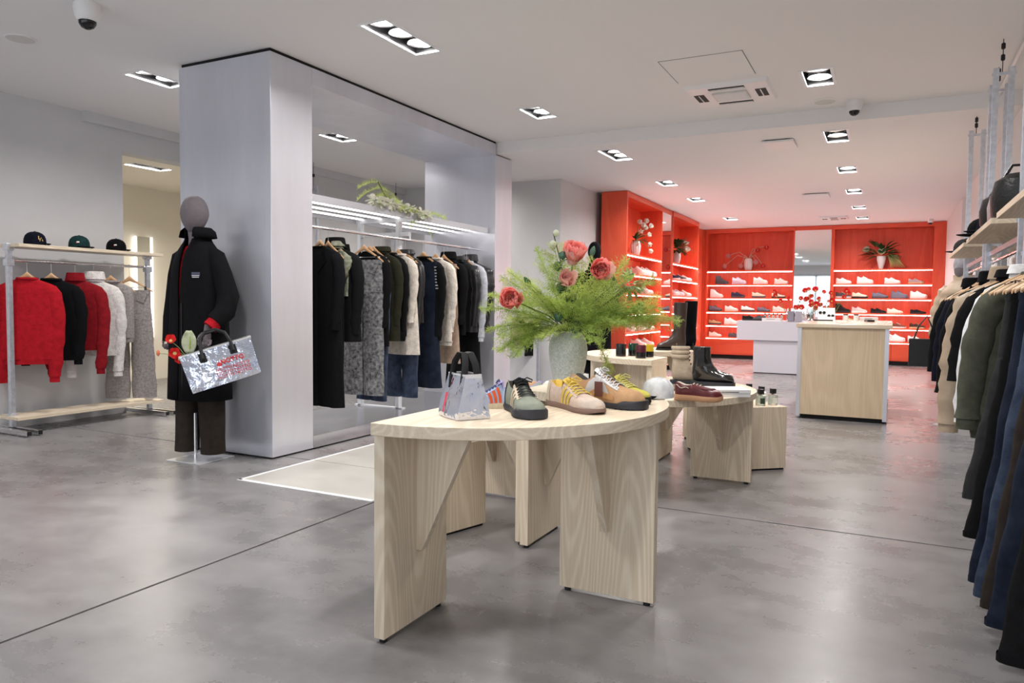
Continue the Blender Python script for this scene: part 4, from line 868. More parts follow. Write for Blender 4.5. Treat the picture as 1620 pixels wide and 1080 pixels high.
def sneaker(label, loc, rz, la, up, sole, lining, lace, stripe=None, stay=None, toe=None, tongue=None, heelp=None, midsole=None, tread=0, cat='shoe', rot=None, toeguard=None, sole_k=1.07, tab=None):
    t = thing('sneaker', label, cat, loc, rz, rot=rot)
    a, b = shoe_meshes(la); a.build('upper', up, t, smooth=True, angle=60); b.build('lining', lining, t, smooth=True, angle=80)
    s = sole_mesh(la, 52 if tread > .004 else 26, k=sole_k, tread=tread).build('sole', sole, t, smooth=True, angle=45)
    if midsole:
        rr = []
        for i in range(27):
            q = i / 26; w = la.w(q) * sole_k + .0042; z = la.base(q)
            rr.append([((q - .5) * (la.L + .009), sg * w, z * f) for sg, f in ((-1, .55), (-1, .95), (1, .95), (1, .55))])
        MB().loft(rr).build('midsole', midsole, t, smooth=True)
    if stripe:
        for sd in (-1, 1):
            for k in range(3):
                c = .38 + k * .078
                patch(la, lambda q, c=c: c + .075 * q - .024, lambda q, c=c: c + .075 * q + .024, [1 - .56 * i / 8 for i in range(9)], .002, sd).build('stripe', stripe, t, smooth=True)
    if stay:
        for sd in (-1, 1): patch(la, lambda q: la.throat + .01, lambda q: .70 - .10 * q * 0, [.52 - .26 * i / 5 for i in range(6)], .0022, sd).build('eyelet_stay', stay, t, smooth=True)
    if toe:
        mb = MB(); us = [-.92 + 1.84 * i / 14 for i in range(15)]; vs = []
        for u in us:
            for k in range(6): vs.append(la.P(lerp(.76 + .06 * abs(u), .985, k / 5), u, .0016))
        mb.add(vs, [(i * 6 + k, i * 6 + k + 1, (i + 1) * 6 + k + 1, (i + 1) * 6 + k) for i in range(14) for k in range(5)]).build('toe_cap', toe, t, smooth=True)
    if toeguard:
        mb = MB(); us = [-1 + 2 * i / 18 for i in range(19)]; vs = []
        rr = []
        for i in range(13):
            q = .66 + .34 * i / 12; w = la.w(q) * sole_k + .006; hgt = la.base(q) + .017 * min(1, (q - .66) / .12)
            rr.append([((q - .5) * (la.L + .016), sg * w * f, z) for sg, f, z in ((-1, 1, .004), (-1, 1, hgt * .8), (-1, .9, hgt), (1, .9, hgt), (1, 1, hgt * .8), (1, 1, .004))])
        MB().loft(rr).build('toe_guard', toeguard, t, smooth=True, angle=50)
    if heelp:
        for sd in (-1, 1): patch(la, lambda q: .005, lambda q: .13 - .03 * q, [1 - .5 * i / 6 for i in range(7)], .0018, sd).build('heel_counter', heelp, t, smooth=True)
    if tongue:
        rr = []
        for i in range(7):
            q = i / 6; c = la.P(lerp(.46, .335, q), 0) + Vector((-.012 * q * q, 0, 0.003 + .018 * q * q)); w = .026 + .004 * q
            rr.append([c + Vector((dx, dy * w, dz - .006 * dy * dy)) for dx, dy, dz in ((0, -1, 0), (0, -.5, .003), (0, 0, .004), (0, .5, .003), (0, 1, 0), (-.006, .5, -.005), (-.006, 0, -.005), (-.006, -.5, -.005))])
        tg = MB().loft(rr).build('tongue', tongue, t, smooth=True)
        if tab: p_ = la.P(.335, 0) + Vector((-.004, 0, .021)); MB().obox(p_, (.020, .036, .004), Matrix.Rotation(R(28), 3, 'Y')).build('tongue_label', tab, tg, bevel=.001)
    if lace:
        for k in range(6):
            c = la.throat + .035 + k * .052
            for d_ in (-.018, .018):
                MB().tube([la.P(c + d_ * uu / .3, uu, .0045 + .003 * (1 - abs(uu) / .3)) for uu in (-.36, -.24, -.12, 0, .12, .24, .36)], .0028, 6, flat=.6).build('lace', lace, t, smooth=True)
        for sd in (-1, 1):
            p = la.P(la.throat + .04, 0, .010)
            MB().tube([p, p + Vector((.006, sd * .016, .010)), p + Vector((.014, sd * .034, .002)), p + Vector((.020, sd * .030, -.006)), p + Vector((.006, sd * .006, .0))], .0025, 6).build('bow', lace, t, smooth=True)
    return t
def sued(key, c=(.5, .4, .3), **k): return fab(key, c, var=.10, vscale=40, bump=.15, bscale=400, **k)
LIN = mat('shoe_lining', (.06, .055, .05), .9); GUM = mat('gum_rubber', (.22, .14, .11), .55); DK_RUB = mat('dark_rubber', (.028, .028, .034), .55); WH_RUB = mat('white_rubber', (.75, .74, .72), .5)
CREAMS = sued('cream_suede', (.62, .53, .40)); SAGE = sued('sage_suede', (.24, .26, .21)); BEIGE_S = sued('beige_suede', (.56, .44, .36)); MUST = sued('mustard_suede', (.66, .46, .10)); TAN = sued('tan_suede', (.50, .30, .16))
SILV_S = mat('silver_leather', (.60, .58, .56), .35, .3); LIME = sued('lime_suede', (.52, .47, .10))
runner = Last(.30, .104, .100, .017)
samba = Last(.325, .104, .094, .014)
hiker = Last(.315, .108, .118, .017, rim=[(0, .80), (.05, .88), (.12, .82), (.2, .70), (.28, .74), (.36, .92)], topl=[(.34, 1.02), (.42, .95), (.55, .75), (.68, .57), (.80, .48), (.90, .42), (.96, .30), (1, .14)])
sneaker('sage green suede sneaker with cream stripes and black laces, toe to camera', (-1.185, 2.42, TZ), R(-47), runner, SAGE, DK_RUB, LIN, mat('black_lace', (.012, .012, .012), .8), stripe=CREAMS, stay=CREAMS, toe=SAGE, tongue=BLK2, heelp=BLK2, tread=.002, toeguard=DK_RUB, midsole=DK_RUB)
sneaker('beige suede sneaker with mustard stripes and gum sole on the foreground table', (-1.065, 2.625, TZ), R(-33), samba, BEIGE_S, GUM, MUST, mat('mustard_lace', (.62, .45, .07), .8), stripe=MUST, stay=BEIGE_S, toe=sued('pale_suede', (.54, .45, .38)), tongue=MUST, heelp=CREAMS, sole_k=1.05, tab=WHITE_TEE)
hk = sneaker('tan and silver trail sneaker with a brown swing tag on the foreground table', (-.985, 2.765, TZ), R(-6), hiker, TAN, DK_RUB, LIN, mat('pale_lace', (.55, .55, .56), .7), stay=SILV_S, toe=TAN, tongue=SILV_S, heelp=sued('rose_suede', (.45, .33, .27)), tread=.003, toeguard=DK_RUB)
for sd in (-1, 1):
    patch(hiker, lambda q: .22 + .06 * q, lambda q: .60 - .10 * q, [.86 - .34 * i / 6 for i in range(7)], .003, sd).build('side_panel', SILV_S, hk, smooth=True)
    patch(hiker, lambda q: .26, lambda q: .66, [.96 - .12 * i / 3 for i in range(4)], .0035, sd).build('mudguard', sued('orange_suede', (.52, .28, .12)), hk, smooth=True)
tgp = hiker.P(.46, -.55, .012)
tg_ = MB().obox((tgp.x, tgp.y - .012, tgp.z - .035), (.034, .003, .058)).build('swing_tag', mat('brown_card', (.13, .045, .035), .5), hk)
MB().tube([hiker.P(.46, -.2, .01), tgp + Vector((0, -.012, -.008))], .0012, 5).build('tag_string', WHITE_TEE, hk)
sneaker('lime yellow suede sneaker half hidden behind the tan trail sneaker', (-.975, 2.95, TZ), R(-28), Last(.26, .098, .075, .022), LIME, mat('black_lace'), LIN, LIME and mat('lime_lace', (.6, .55, .2), .8), tongue=LIME, toe=LIME, stay=LIME)
FLORAL = mat('floral_print', (.62, .55, .42), .7, col2=(.36, .48, .66), vscale=38); BLUEF = mat('light_blue_print', (.30, .46, .68), .6, col2=(.50, .52, .72), vscale=60); ORG = sued('orange_red_suede', (.72, .12, .05))
sneaker('pale blue floral sneaker with three orange-red stripes behind the silver bag', (-1.845, 3.42, TB), R(205), Last(.29, .105, .115, .032), BLUEF, CREAMS, mat('lavender_lining', (.42, .36, .66), .8), mat('navy_lace', (.03, .05, .16), .7), stripe=ORG, stay=BLUEF, toe=FLORAL, tongue=mat('lavender_lining'), heelp=BLUEF)
sneaker('cream floral sneaker behind the pale blue one', (-1.80, 3.58, TB), R(200), Last(.29, .105, .115, .032), FLORAL, CREAMS, mat('lavender_lining'), mat('navy_lace'), stripe=CREAMS, stay=FLORAL, toe=FLORAL, tongue=mat('lavender_lining'))

def loft_boot(label, loc, rz, m, sole_m, H=.27, L=.29, W=.10, shaft=(.052, .055), shaft_top=None, heel=.03, sole=.018, name='boot', ankle=.050, lean=0, toe_h=.052, chunk=0, extra=None):
    """toe towards +x; shaft over the heel end"""
    t = thing(name, label, 'boot', loc, rz); la = Last(L, W, H, sole); hx = -L / 2 + .062
    n = 24; k_ = W / .10; th_ = toe_h / .056
    FB = [((.49, .020 * th_), (.49, .004), .017), ((.465, .040 * th_), (.46, .0), .033), ((.39, .054 * th_), (.37, .0), .045), ((.27, .064 * th_), (.22, .0), .050), ((.13, .082), (.05, .0), .047),
          ((.035, .108), (-.12, .0), .042), ((-.025, .138), (-.30, .0), .040), ((-.05, .165), (-.45, .008), .040), ((-.058, .190), (-.485, .055), .0415), ((-.06, .212), (-.475, .105), .044), ((-.06, .226), (-.465, .150), .046)]
    rings = []
    def rg(F, Bk, w): 
        c = ((F[0] + Bk[0]) / 2, (F[1] + Bk[1]) / 2); a_ = ((F[0] - Bk[0]) / 2, (F[1] - Bk[1]) / 2)
        return [(c[0] + a_[0] * math.sin(t_), w * math.cos(t_) * (1 if math.sin(t_) > 0 else 1.0), max(sole, c[1] + a_[1] * math.sin(t_))) for t_ in [2 * PI * q / n for q in range(n)]]
    for (fx, fz), (bx__, bz), w in FB: rings.append(rg((fx * L, sole + fz), (bx__ * L, sole + bz), w * k_))
    hx = -.262 * L; sx = .2025 * L
    for i in range(1, 9):
        q = i / 8; zf = lerp(sole + .226, H, q); zb_ = lerp(sole + .150, H, q); e_ = lerp(sx, shaft[1], q)
        rings.append(rg((hx + lean * q + e_, zf), (hx + lean * q - e_, zb_), lerp(.046 * k_, shaft[0], q)))
    mb = MB().loft(rings, caps=False); mb.f.append(tuple(range(n - 1, -1, -1)))
    mb.build('upper', m, t, smooth=True, angle=60)
    topr = rings[-1]; c = Vector((hx + lean, 0, 0))
    MB().loft([[((p[0] - c.x) * f + c.x, p[1] * f, H + dz) for p in topr] for f, dz in ((1.0, 0), (.9, .002), (.86, -.06), (.5, -.07))]).build('lining', LIN, t, smooth=True)
    rr = []
    for i in range(25):
        q = i / 24; x = (q - .5) * (L + .008); w = W / 2 * sinterp(W_TAB, q) * 1.06 + .004
        zb = 0 if (q < .30 or q > .42) or chunk else heel * .4
        if heel > sole and not chunk: zb = 0 if q < .28 else (heel * .55 if q < .36 else max(0, heel * .5 * (1 - (q - .36) / .2)))
        if chunk: zb = chunk * (i % 2)
        rr.append([(x, -w, zb), (x, -w, sole + .004), (x, w, sole + .004), (x, w, zb)])
    MB().loft(rr).build('sole', sole_m, t, smooth=True)
    if extra: extra(t, hx, H, sole)
    return t
def suede_extra(t, hx, H, sole):
    for i in range(3):
        MB().loft([[(hx + .061 * math.cos(a) * k, .052 * math.sin(a) * k, H - .012 - i * .030 + dz) for a in [2 * PI * j / 20 for j in range(20)]] for k, dz in ((.97, .014), (1.07, .008), (1.09, 0), (1.07, -.008), (.97, -.014))], caps=False).build('padded_roll', sued('tan_suede_boot', (.50, .34, .23)), t, smooth=True)
    for i in range(6):
        z = H - .02 - i * .026; x = hx + .064 + max(0, i - 3) * .010
        for s in (-1, 1): MB().obox((x, s * .016, z), (.008, .008, .009)).build('lace_hook', BLACK_PLASTIC, t)
    MB().loft([[(hx - .03 + dx, y, H + z) for dx, y in ((0, -.006), (.004, 0), (0, .006))] for z in (-.02, .02)]).build('pull_tab', TAN, t)
loft_boot('tan suede lace-up boot with padded collar on the low table', (-1.25, 5.24, TB), R(10), sued('tan_suede_boot'), DK_RUB, .27, .27, .10, (.052, .062), heel=.02, sole=.026, extra=suede_extra, toe_h=.06, chunk=.004)
def chelsea_extra(t, hx, H, sole):
    for s in (-1, 1): MB().obox((hx + .002, s * .0500, H - .075), (.045, .006, .11)).build('elastic_gusset', CHAR, t, bevel=.002)
    MB().obox((hx - .061, 0, H - .0), (.004, .018, .05)).build('pull_tab', STRAP, t); MB().obox((hx + .01, -.038, H + .001), (.03, .012, .004)).build('white_label', WHITE_TEE, t)
loft_boot('glossy black chelsea boot with chunky sole on the low table', (-1.07, 5.13, TB), R(4), mat('glossy_leather', (.012, .011, .011), .14, coat=.6), DK_RUB, .275, .29, .108, (.050, .060), sole=.036, chunk=.004, extra=chelsea_extra, toe_h=.062)
loft_boot('brown leather knee boot standing on the far tall table', (-1.735, 6.535, TZ), R(196), mat('brown_leather', (.045, .028, .022), .28), BLACK_PLASTIC, .425, .265, .09, (.052, .06), heel=.03, sole=.014, lean=-.006, ankle=.046)
loft_boot('black suede knee boot with slim heel beside the brown knee boot', (-1.665, 6.68, TZ), R(216), BLK, BLACK_PLASTIC, .44, .255, .085, (.050, .058), heel=.05, sole=.03, lean=-.004, ankle=.042)
# burgundy boat shoe
boat = Last(.27, .10, .080, .027, rim=[(0, .92), (.05, .98), (.12, .90), (.2, .80), (.28, .78), (.36, .84)], topl=[(.34, .90), (.42, .88), (.55, .80), (.68, .70), (.80, .62), (.90, .52), (.96, .38), (1, .16)])
BURG = mat('burgundy_leather', (.105, .016, .020), .30, var=.12, vscale=20)
bs = sneaker('burgundy leather boat shoe with tan lug sole on the low table', (-.985, 4.345, TB), R(2), boat, BURG, mat('tan_lug_rubber', (.52, .28, .15), .6), mat('cream_lace', (.6, .52, .42), .8), None, tread=.005)
for k in range(3):
    c = .40 + k * .07; MB().tube([boat.P(c, uu, .004) for uu in (-.34, -.17, 0, .17, .34)], .0026, 6).build('lace', mat('cream_lace'), bs, smooth=True)
MB().tube([boat.P(.30 - .28 * i / 8, -.62 + .05 * math.sin(i), .003) for i in range(9)], .0022, 6).build('side_cord', mat('cream_lace'), bs)
MB().tube([boat.P(.58 + .30 * math.sin(a) * .9, .55 * math.cos(a) * 1.0, .002) for a in [PI * i / 12 for i in range(13)]], .002, 6).build('apron_seam', mat('dark_burgundy', (.05, .008, .01), .5), bs)

# shelf shoes: shared meshes, own colours
KINDS = {'runner': Last(.29, .10, .10, .034), 'low': Last(.285, .10, .085, .026), 'chunky': Last(.30, .112, .115, .046), 'loafer': Last(.275, .095, .07, .022, rim=[(0, .9), (.1, .86), (.2, .8), (.36, .86)]), 'high': Last(.29, .105, .155, .034, rim=[(0, .98), (.1, 1.0), (.2, .98), (.3, .96), (.36, .92)], topl=[(.34, .95), (.42, .70), (.55, .50), (.70, .38), (.85, .32), (.95, .22), (1, .1)])}
SHM = {}
for k_, la_ in KINDS.items():
    a, b = shoe_meshes(la_, 14, 4); s_ = sole_mesh(la_, 14, toe=.012)
    lc = MB()
    for i in range(4):
        c = la_.throat + .04 + i * .07; lc.tube([la_.P(c, uu, .005) for uu in (-.34, 0, .34)], .005, 5)
    SHM[k_] = [(n, mb.mesh(n, True, 50)) for n, mb in (('upper', a), ('lining', b), ('sole', s_), ('laces', lc))]
SC_ = {'white': (.74, .73, .72), 'cream': (.66, .60, .48), 'slate blue': (.14, .15, .20), 'dark slate': (.07, .075, .09), 'lavender white': (.58, .57, .68), 'navy': (.03, .035, .07), 'tan': (.50, .36, .20), 'dark grey': (.09, .09, .10), 'black': (.014, .014, .015),
       'mauve grey': (.30, .24, .26), 'pale grey': (.50, .47, .46), 'yellow': (.62, .46, .14), 'brown': (.16, .07, .045), 'dark brown': (.06, .035, .028), 'black and grey': (.06, .06, .065), 'white and black': (.70, .70, .69), 'off-white': (.70, .66, .60)}
ORD = ['leftmost', 'second', 'third', 'fourth', 'fifth']
KW = {'runner': 'running shoe', 'low': 'low sneaker', 'chunky': 'chunky sneaker', 'loafer': 'slip-on shoe', 'high': 'high-top sneaker'}
def shelf_shoe(label, loc, rz, kind, colour, sole='white', group=None):
    t = thing('shoe', label, 'shoe', loc, rz, group)
    um = sued('shoe_' + colour, SC_[colour]); sm = mat('sole_' + sole, SC_[sole], .5); lm = mat('lace_' + sole, SC_[sole], .7)
    for n, me in SHM[kind]: link(n, me, t, m={'upper': um, 'lining': LIN, 'sole': sm, 'laces': lm}[n])
    return t
def shoe_row(unit, rowname, z, items, y, rz0=0):
    for i, (x, kind, colour, sole) in enumerate(items):
        o = ORD[i] + (' from left' if i else '')
        shelf_shoe('%s %s, %s on %s shelf of the %s' % (colour, KW[kind], o, rowname, unit), (x, y, z), R(-12) + rz0, kind, colour, sole, 'shoes on the red shelving')
UL, UR = 'left back unit', 'right back unit'
YS = 16.80
shoe_row(UL, 'top', 1.63, [(-3.35, 'high', 'dark slate', 'dark slate'), (-2.98, 'chunky', 'lavender white', 'lavender white'), (-2.53, 'chunky', 'white', 'white'), (-2.10, 'runner', 'off-white', 'white')], YS)
shoe_row(UL, 'second', 1.335, [(-3.46, 'high', 'white', 'white'), (-3.0, 'runner', 'navy', 'dark slate'), (-2.56, 'runner', 'cream', 'dark grey'), (-2.15, 'low', 'cream', 'black')], YS)
shoe_row(UL, 'third', 1.035, [(-3.48, 'runner', 'slate blue', 'dark slate'), (-3.13, 'runner', 'white', 'cream'), (-2.78, 'runner', 'white', 'dark grey'), (-2.45, 'low', 'slate blue', 'dark slate'), (-2.12, 'runner', 'off-white', 'white')], YS)
shoe_row(UL, 'fourth', .74, [(-3.48, 'low', 'tan', 'dark grey'), (-3.13, 'chunky', 'white', 'white')], YS)
shoe_row(UL, 'bottom', .47, [(-3.47, 'low', 'off-white', 'off-white'), (-3.05, 'loafer', 'dark grey', 'dark slate')], YS)
shoe_row(UR, 'top', 1.63, [(-.88, 'runner', 'white', 'white'), (-.48, 'chunky', 'white', 'white'), (.02, 'runner', 'white and black', 'white'), (.44, 'low', 'mauve grey', 'tan')], YS)
shoe_row(UR, 'second', 1.335, [(-.88, 'runner', 'black and grey', 'pale grey'), (-.57, 'runner', 'cream', 'black'), (-.20, 'runner', 'slate blue', 'dark slate'), (.15, 'chunky', 'slate blue', 'slate blue'), (.49, 'chunky', 'white', 'white')], YS)
shoe_row(UR, 'third', 1.035, [(-.88, 'high', 'black', 'black'), (-.57, 'runner', 'pale grey', 'white'), (-.22, 'low', 'black', 'black'), (.08, 'low', 'off-white', 'cream'), (.49, 'loafer', 'black', 'black')], YS)
shoe_row(UR, 'fourth', .74, [(-.65, 'high', 'tan', 'white'), (-.25, 'high', 'yellow', 'white'), (.15, 'low', 'brown', 'white'), (.49, 'low', 'dark brown', 'tan')], YS)
shoe_row(UR, 'bottom', .47, [(.13, 'chunky', 'white', 'white'), (.47, 'runner', 'white', 'pale grey')], YS)
def side_row(unit, rowname, z, ys, kind, cols):
    for i, (y, c) in enumerate(zip(ys, cols)):
        shelf_shoe('%s %s, %s on %s shelf of the %s' % (c, KW[kind], ['nearest', 'middle', 'farthest'][i] if len(ys) > 1 else 'alone', rowname, unit), (-3.68, y, z), R(-8 + 5 * i), kind, c, 'white', 'shoes on the red shelving')
S1, S2 = 'near red side bay', 'far red side bay'
side_row(S1, 'top', 1.63, (11.75, 12.0, 12.25), 'chunky', ('white', 'off-white', 'lavender white'))
side_row(S1, 'second', 1.335, (12.1,), 'runner', ('white',))
side_row(S1, 'fourth', .74, (11.2, 11.7, 12.2), 'runner', ('white', 'off-white', 'cream'))
side_row(S1, 'bottom', .47, (11.8, 12.2), 'runner', ('white', 'off-white'))
side_row(S2, 'top', 1.63, (13.85, 14.35, 14.75), 'runner', ('navy', 'dark slate', 'white'))
side_row(S2, 'second', 1.335, (13.85, 14.2, 14.75), 'runner', ('white', 'lavender white', 'off-white'))
side_row(S2, 'third', 1.035, (14.0, 14.6), 'low', ('white', 'pale grey'))
# ---------------------------------------------------------------- flowers
FERN = mat('fern_green', (.50, .60, .16), .6, var=.35, vscale=12); FERN_D = mat('fern_dark', (.36, .48, .11), .6, var=.3, vscale=12); STEM = mat('stem_brown', (.10, .085, .035), .6); STEM_G = mat('stem_green', (.16, .24, .06), .6)
LEAF_D = mat('leaf_dark_green', (.028, .085, .022), .45, var=.3, vscale=15); LEAF_B = mat('eucalyptus_green', (.055, .13, .085), .5, var=.2, vscale=20); LEAF_V = mat('variegated_leaf', (.16, .28, .07), .5, col2=(.62, .62, .42), vscale=40)
CORAL = mat('coral_petal', (1.0, .36, .32), .65, var=.12, vscale=25); CORAL_P = mat('pale_coral_petal', (1.0, .56, .50), .65, var=.15, vscale=25); WHITE_P = mat('white_petal', (.80, .78, .70), .6); RED_P = mat('red_petal', (.70, .03, .03), .55, var=.2, vscale=30); PINK_P = mat('pink_petal', (.75, .35, .36), .5); GREEN_P = mat('green_white_petal', (.66, .70, .52), .55, var=.15, vscale=20)
for m_ in (FERN, FERN_D, CORAL, CORAL_P, WHITE_P, RED_P, PINK_P, GREEN_P): leafy(m_, .42)
def curve(base, d, L, droop, n=10):
    d = Vector(d).normalized(); p = Vector(base); out = [p.copy()]
    for i in range(n):
        d = (d + Vector((0, 0, -droop / n))).normalized(); p = p + d * (L / n); out.append(p.copy())
    return out
def frond(label, base, d, L, droop, seed, wide=.5, m=None, group='fern fronds in the big bouquet', bare=.22, plume=18):
    g = random.Random(seed); t = thing('fern_frond', label, 'fern', tuple(base), group=group)
    pts = curve((0, 0, 0), d, L, droop, 12); MB().tube(pts, [.0022 * (1 - .7 * i / 12) + .0004 for i in range(13)], 5).build('stem', STEM_G, t)
    mb = MB(); ax = Vector(d).normalized(); side = ax.cross(Vector((g.uniform(-.4, .4), g.uniform(-.4, .4), 1))).normalized()
    n = plume
    for k in range(n):
        q = bare + (1 - bare) * k / n; f = q * 12; i = min(11, int(f)); p = pts[i].lerp(pts[i + 1], f - i); dd = (pts[i + 1] - pts[i]).normalized()
        bl = L * wide * (math.sin(PI * min(1, (q - bare) / (1 - bare) * .8 + .2)) ** .7) * g.uniform(.75, 1.1) * .5
        for s in (-1, 1):
            b = (dd * .75 + side * s + Vector((g.uniform(-.35, .35), g.uniform(-.35, .35), g.uniform(-.45, .35)))).normalized(); nb = 9
            nrm = b.cross(dd).normalized(); lat = b.cross(nrm).normalized()
            e = p + b * bl; w = .0014
            mb.add([p - lat * w, p + lat * w, e], [(0, 1, 2)])
            for j in range(nb):
                r = .12 + .88 * j / nb; c = p + b * (bl * r); nl = (bl * .34 * (1 - .6 * r) + .006) * g.uniform(.7, 1.25)
                for s2 in (-1, 1):
                    u = (b * .8 + lat * s2 * g.uniform(.5, 1.1) + nrm * g.uniform(-1.1, 1.1)).normalized(); x = u.cross(b).normalized() * .0
                    ww = b * g.uniform(.0015, .0025)
                    mb.add([c - ww, c + ww, c + u * nl], [(0, 1, 2)])
    mb.build('needles', m or (FERN if g.random() < .75 else FERN_D), t, kind='stuff')
    return t
def leaf_mesh(mb, base, d, up, L, W, bend=.2, n=6):
    d = Vector(d).normalized(); up = Vector(up); s = d.cross(up)
    if s.length < 1e-4: s = d.orthogonal()
    s.normalize(); up = s.cross(d).normalized(); base = Vector(base); vs = []
    for i in range(n + 1):
        q = i / n; c = base + d * (L * q) - up * (bend * L * q * q); w = W / 2 * math.sin(PI * (q * .92 + .04)) ** .8
        vs += [c - s * w + up * w * .25, c, c + s * w + up * w * .25]
    return mb.add(vs, [(i * 3 + k, i * 3 + k + 1, i * 3 + k + 4, i * 3 + k + 3) for i in range(n) for k in range(2)])
_pet = {}
def petal(L, W, cup, ruf, key):
    if key in _pet: return _pet[key]
    g = random.Random(hash(key) % 1000 if not isinstance(key, tuple) else 5)
    def fn(u, v):
        w = W * (math.sin(PI * (.10 + .62 * u)) ** .9); x = (v - .5) * w; edge = u ** 3
        return (x, -cup * L * (u * u * .9) + .25 * abs(x) + ruf * edge * math.sin(v * 22), L * u * (1 - .25 * (2 * v - 1) ** 2 * u) + ruf * .5 * edge * math.cos(v * 31))
    me = MB().grid(fn, 5, 8).mesh('petal', True, 80); _pet[key] = me; return me
def peony(label, base, head, size, seed, m1, m2, face=(0, 0, 1), npet=34):
    g = random.Random(seed); t = thing('peony', label, 'flower', tuple(base)); h = Vector(head) - Vector(base)
    f = Vector(face).normalized(); q0 = f.to_track_quat('Z', 'Y')
    mid = h * .5 + Vector((0, 0, -.0)); mid.x *= .7; mid.y *= .7
    MB().tube([(0, 0, 0), mid, h - f * size * .2], .0028, 6).build('stem', STEM_G, t, smooth=True)
    cen = h - f * size * .12
    hd = MB().lathe([(.001, -.2 * size), (.16 * size, -.16 * size), (.2 * size, 0), (.12 * size, .12 * size), (.001, .15 * size)], 12).build('flower_centre', m2, t, smooth=True)
    hd.matrix_local = Matrix.Translation(cen) @ q0.to_matrix().to_4x4()
    me = [petal(.55, .62, c, .045, ('p', c)) for c in (-.05, -.45, -.9)]
    for k in range(npet):
        lay = k / npet; az = k * 2.399 + g.uniform(-.2, .2); tilt = lerp(8, 78, lay) + g.uniform(-8, 8)
        o = link('petal', me[0 if lay < .35 else (1 if lay < .7 else 2)], hd, m=m1 if g.random() < .8 else m2)
        s = size * lerp(.75, 1.0, lay) * g.uniform(.9, 1.1)
        o.matrix_local = Matrix.Rotation(az, 4, 'Z') @ Matrix.Translation((0, -.02 * size, -.10 * size)) @ Matrix.Rotation(R(tilt), 4, 'X') @ Matrix.Scale(s, 4)
    return t
CERAMIC = mat('mottled_glaze', (.50, .54, .49), .35, col2=(.82, .84, .80), vscale=120, bump=.7, bscale=150); WHITE_CER = mat('white_ceramic', (.78, .77, .76), .25)
def vase(label, loc, prof, m, flutes=0):
    t = thing('vase', label, 'vase', loc)
    if flutes:
        n = 48; MB().loft([[(r * (1 + .05 * math.cos(flutes * a)) * math.cos(a), r * (1 + .05 * math.cos(flutes * a)) * math.sin(a), z) for a in [2 * PI * k / n for k in range(n)]] for r, z in prof]).build('body', m, t, smooth=True)
    else: MB().lathe(prof, 36).build('body', m, t, smooth=True, angle=60)
    r, z = prof[-1]; MB().lathe([(r * .99, z - .004), (r * 1.04, z + .002), (r * .92, z + .003), (r * .85, z - .03)], 36, caps=False).build('lip', m, t, smooth=True)
    MB().lathe([(r * .86, z - .008), (.001, z - .008)], 24, caps=False).build('opening', mat('vase_inside', (.02, .02, .02), .9), t)
    return t
VX, VY = -1.325, 3.17
vase('tall mottled grey-green glazed vase holding the big bouquet', (VX, VY, TZ), [(.052, 0), (.060, .006), (.070, .06), (.082, .12), (.089, .17), (.090, .20), (.084, .235), (.068, .262), (.055, .275)], CERAMIC)
VB = Vector((VX, VY, TZ + .285)); IR = Vector((.89, .4547, 0)); TC = Vector((.4, -.92, 0)).normalized()   # image right, towards the viewer
def dirv(x, y, z): return (IR * x + Vector((0, 0, 1)) * z + Vector((.387, -.922, 0)) * y)
fr = [(-.9, .2, .75, .40, .5), (-.75, .3, 1.1, .40, .5), (-1.0, .35, .35, .38, .5), (-1.0, .5, .15, .36, .7), (-.65, .6, .6, .34, .8), (-.3, .7, 1.0, .30, .8), (-.45, -.2, 1.4, .42, .4),
      (.15, .8, .85, .30, .8), (.55, .75, .55, .36, .8), (.8, .5, .55, .42, .7), (1.0, .3, .75, .44, .5), (1.0, .1, 1.0, .46, .5), (.75, 0, 1.25, .44, .5), (1.0, .3, .45, .46, .5), (1.0, .1, .33, .52, .40), (.9, .4, .38, .40, .5),
      (.35, .3, 1.3, .36, .4), (-.15, .4, 1.3, .34, .5), (.6, -.5, .9, .38, .6), (-.6, -.6, .8, .36, .6), (0, -.8, .9, .34, .6), (-.85, .5, .30, .36, .9), (.9, .4, .6, .44, .7), (-.8, .0, .95, .40, .5), (.6, .4, .95, .40, .6), (-.5, .5, .95, .34, .6), (-.95, .1, .6, .42, .6), (.95, .2, .55, .44, .5), (-.9, .45, .55, .36, 1.0), (-.7, .55, .25, .34, 1.1), (.1, .6, 1.1, .30, .9), (-.4, .8, .55, .28, 1.2), (.35, .85, .5, .30, 1.2), (.75, .55, .8, .38, .9), (-.2, .2, 1.4, .40, .4)]
for i, (x, y, z, L_, dr) in enumerate(fr):
    frond('feathery green fern frond in the big bouquet', VB + Vector((rnd.uniform(-.012, .012), rnd.uniform(-.012, .012), -.012)), dirv(x, y, z), L_ * 1.02, dr, 100 + i, wide=.72)
frond('feathery green fern frond drooping right of the vase over the table', VB + Vector((.02, -.01, -.012)), dirv(.75, .35, .35), .34, 3.2, 180, wide=.40, group=None)
P1 = VB + Vector((0, 0, -.012))
def at_(x, y, z): return VB + dirv(x, y, 0) + Vector((0, 0, z))
peony('large ruffled coral flower at the top of the big bouquet', P1, at_(.02, .10, .335), .14, 1, CORAL, CORAL_P, dirv(.2, .5, .9))
peony('ruffled coral flower right of centre in the big bouquet', P1, at_(.135, .16, .262), .13, 2, CORAL, CORAL_P, dirv(.15, 1, .25))
peony('ruffled coral flower at the far left of the big bouquet', P1, at_(-.25, .14, .135), .13, 3, CORAL, CORAL_P, dirv(-.2, 1, .2))
peony('pale coral flower half hidden in the middle of the big bouquet', P1, at_(-.01, .10, .225), .10, 4, CORAL_P, CORAL_P, dirv(.1, .7, .4), 22)
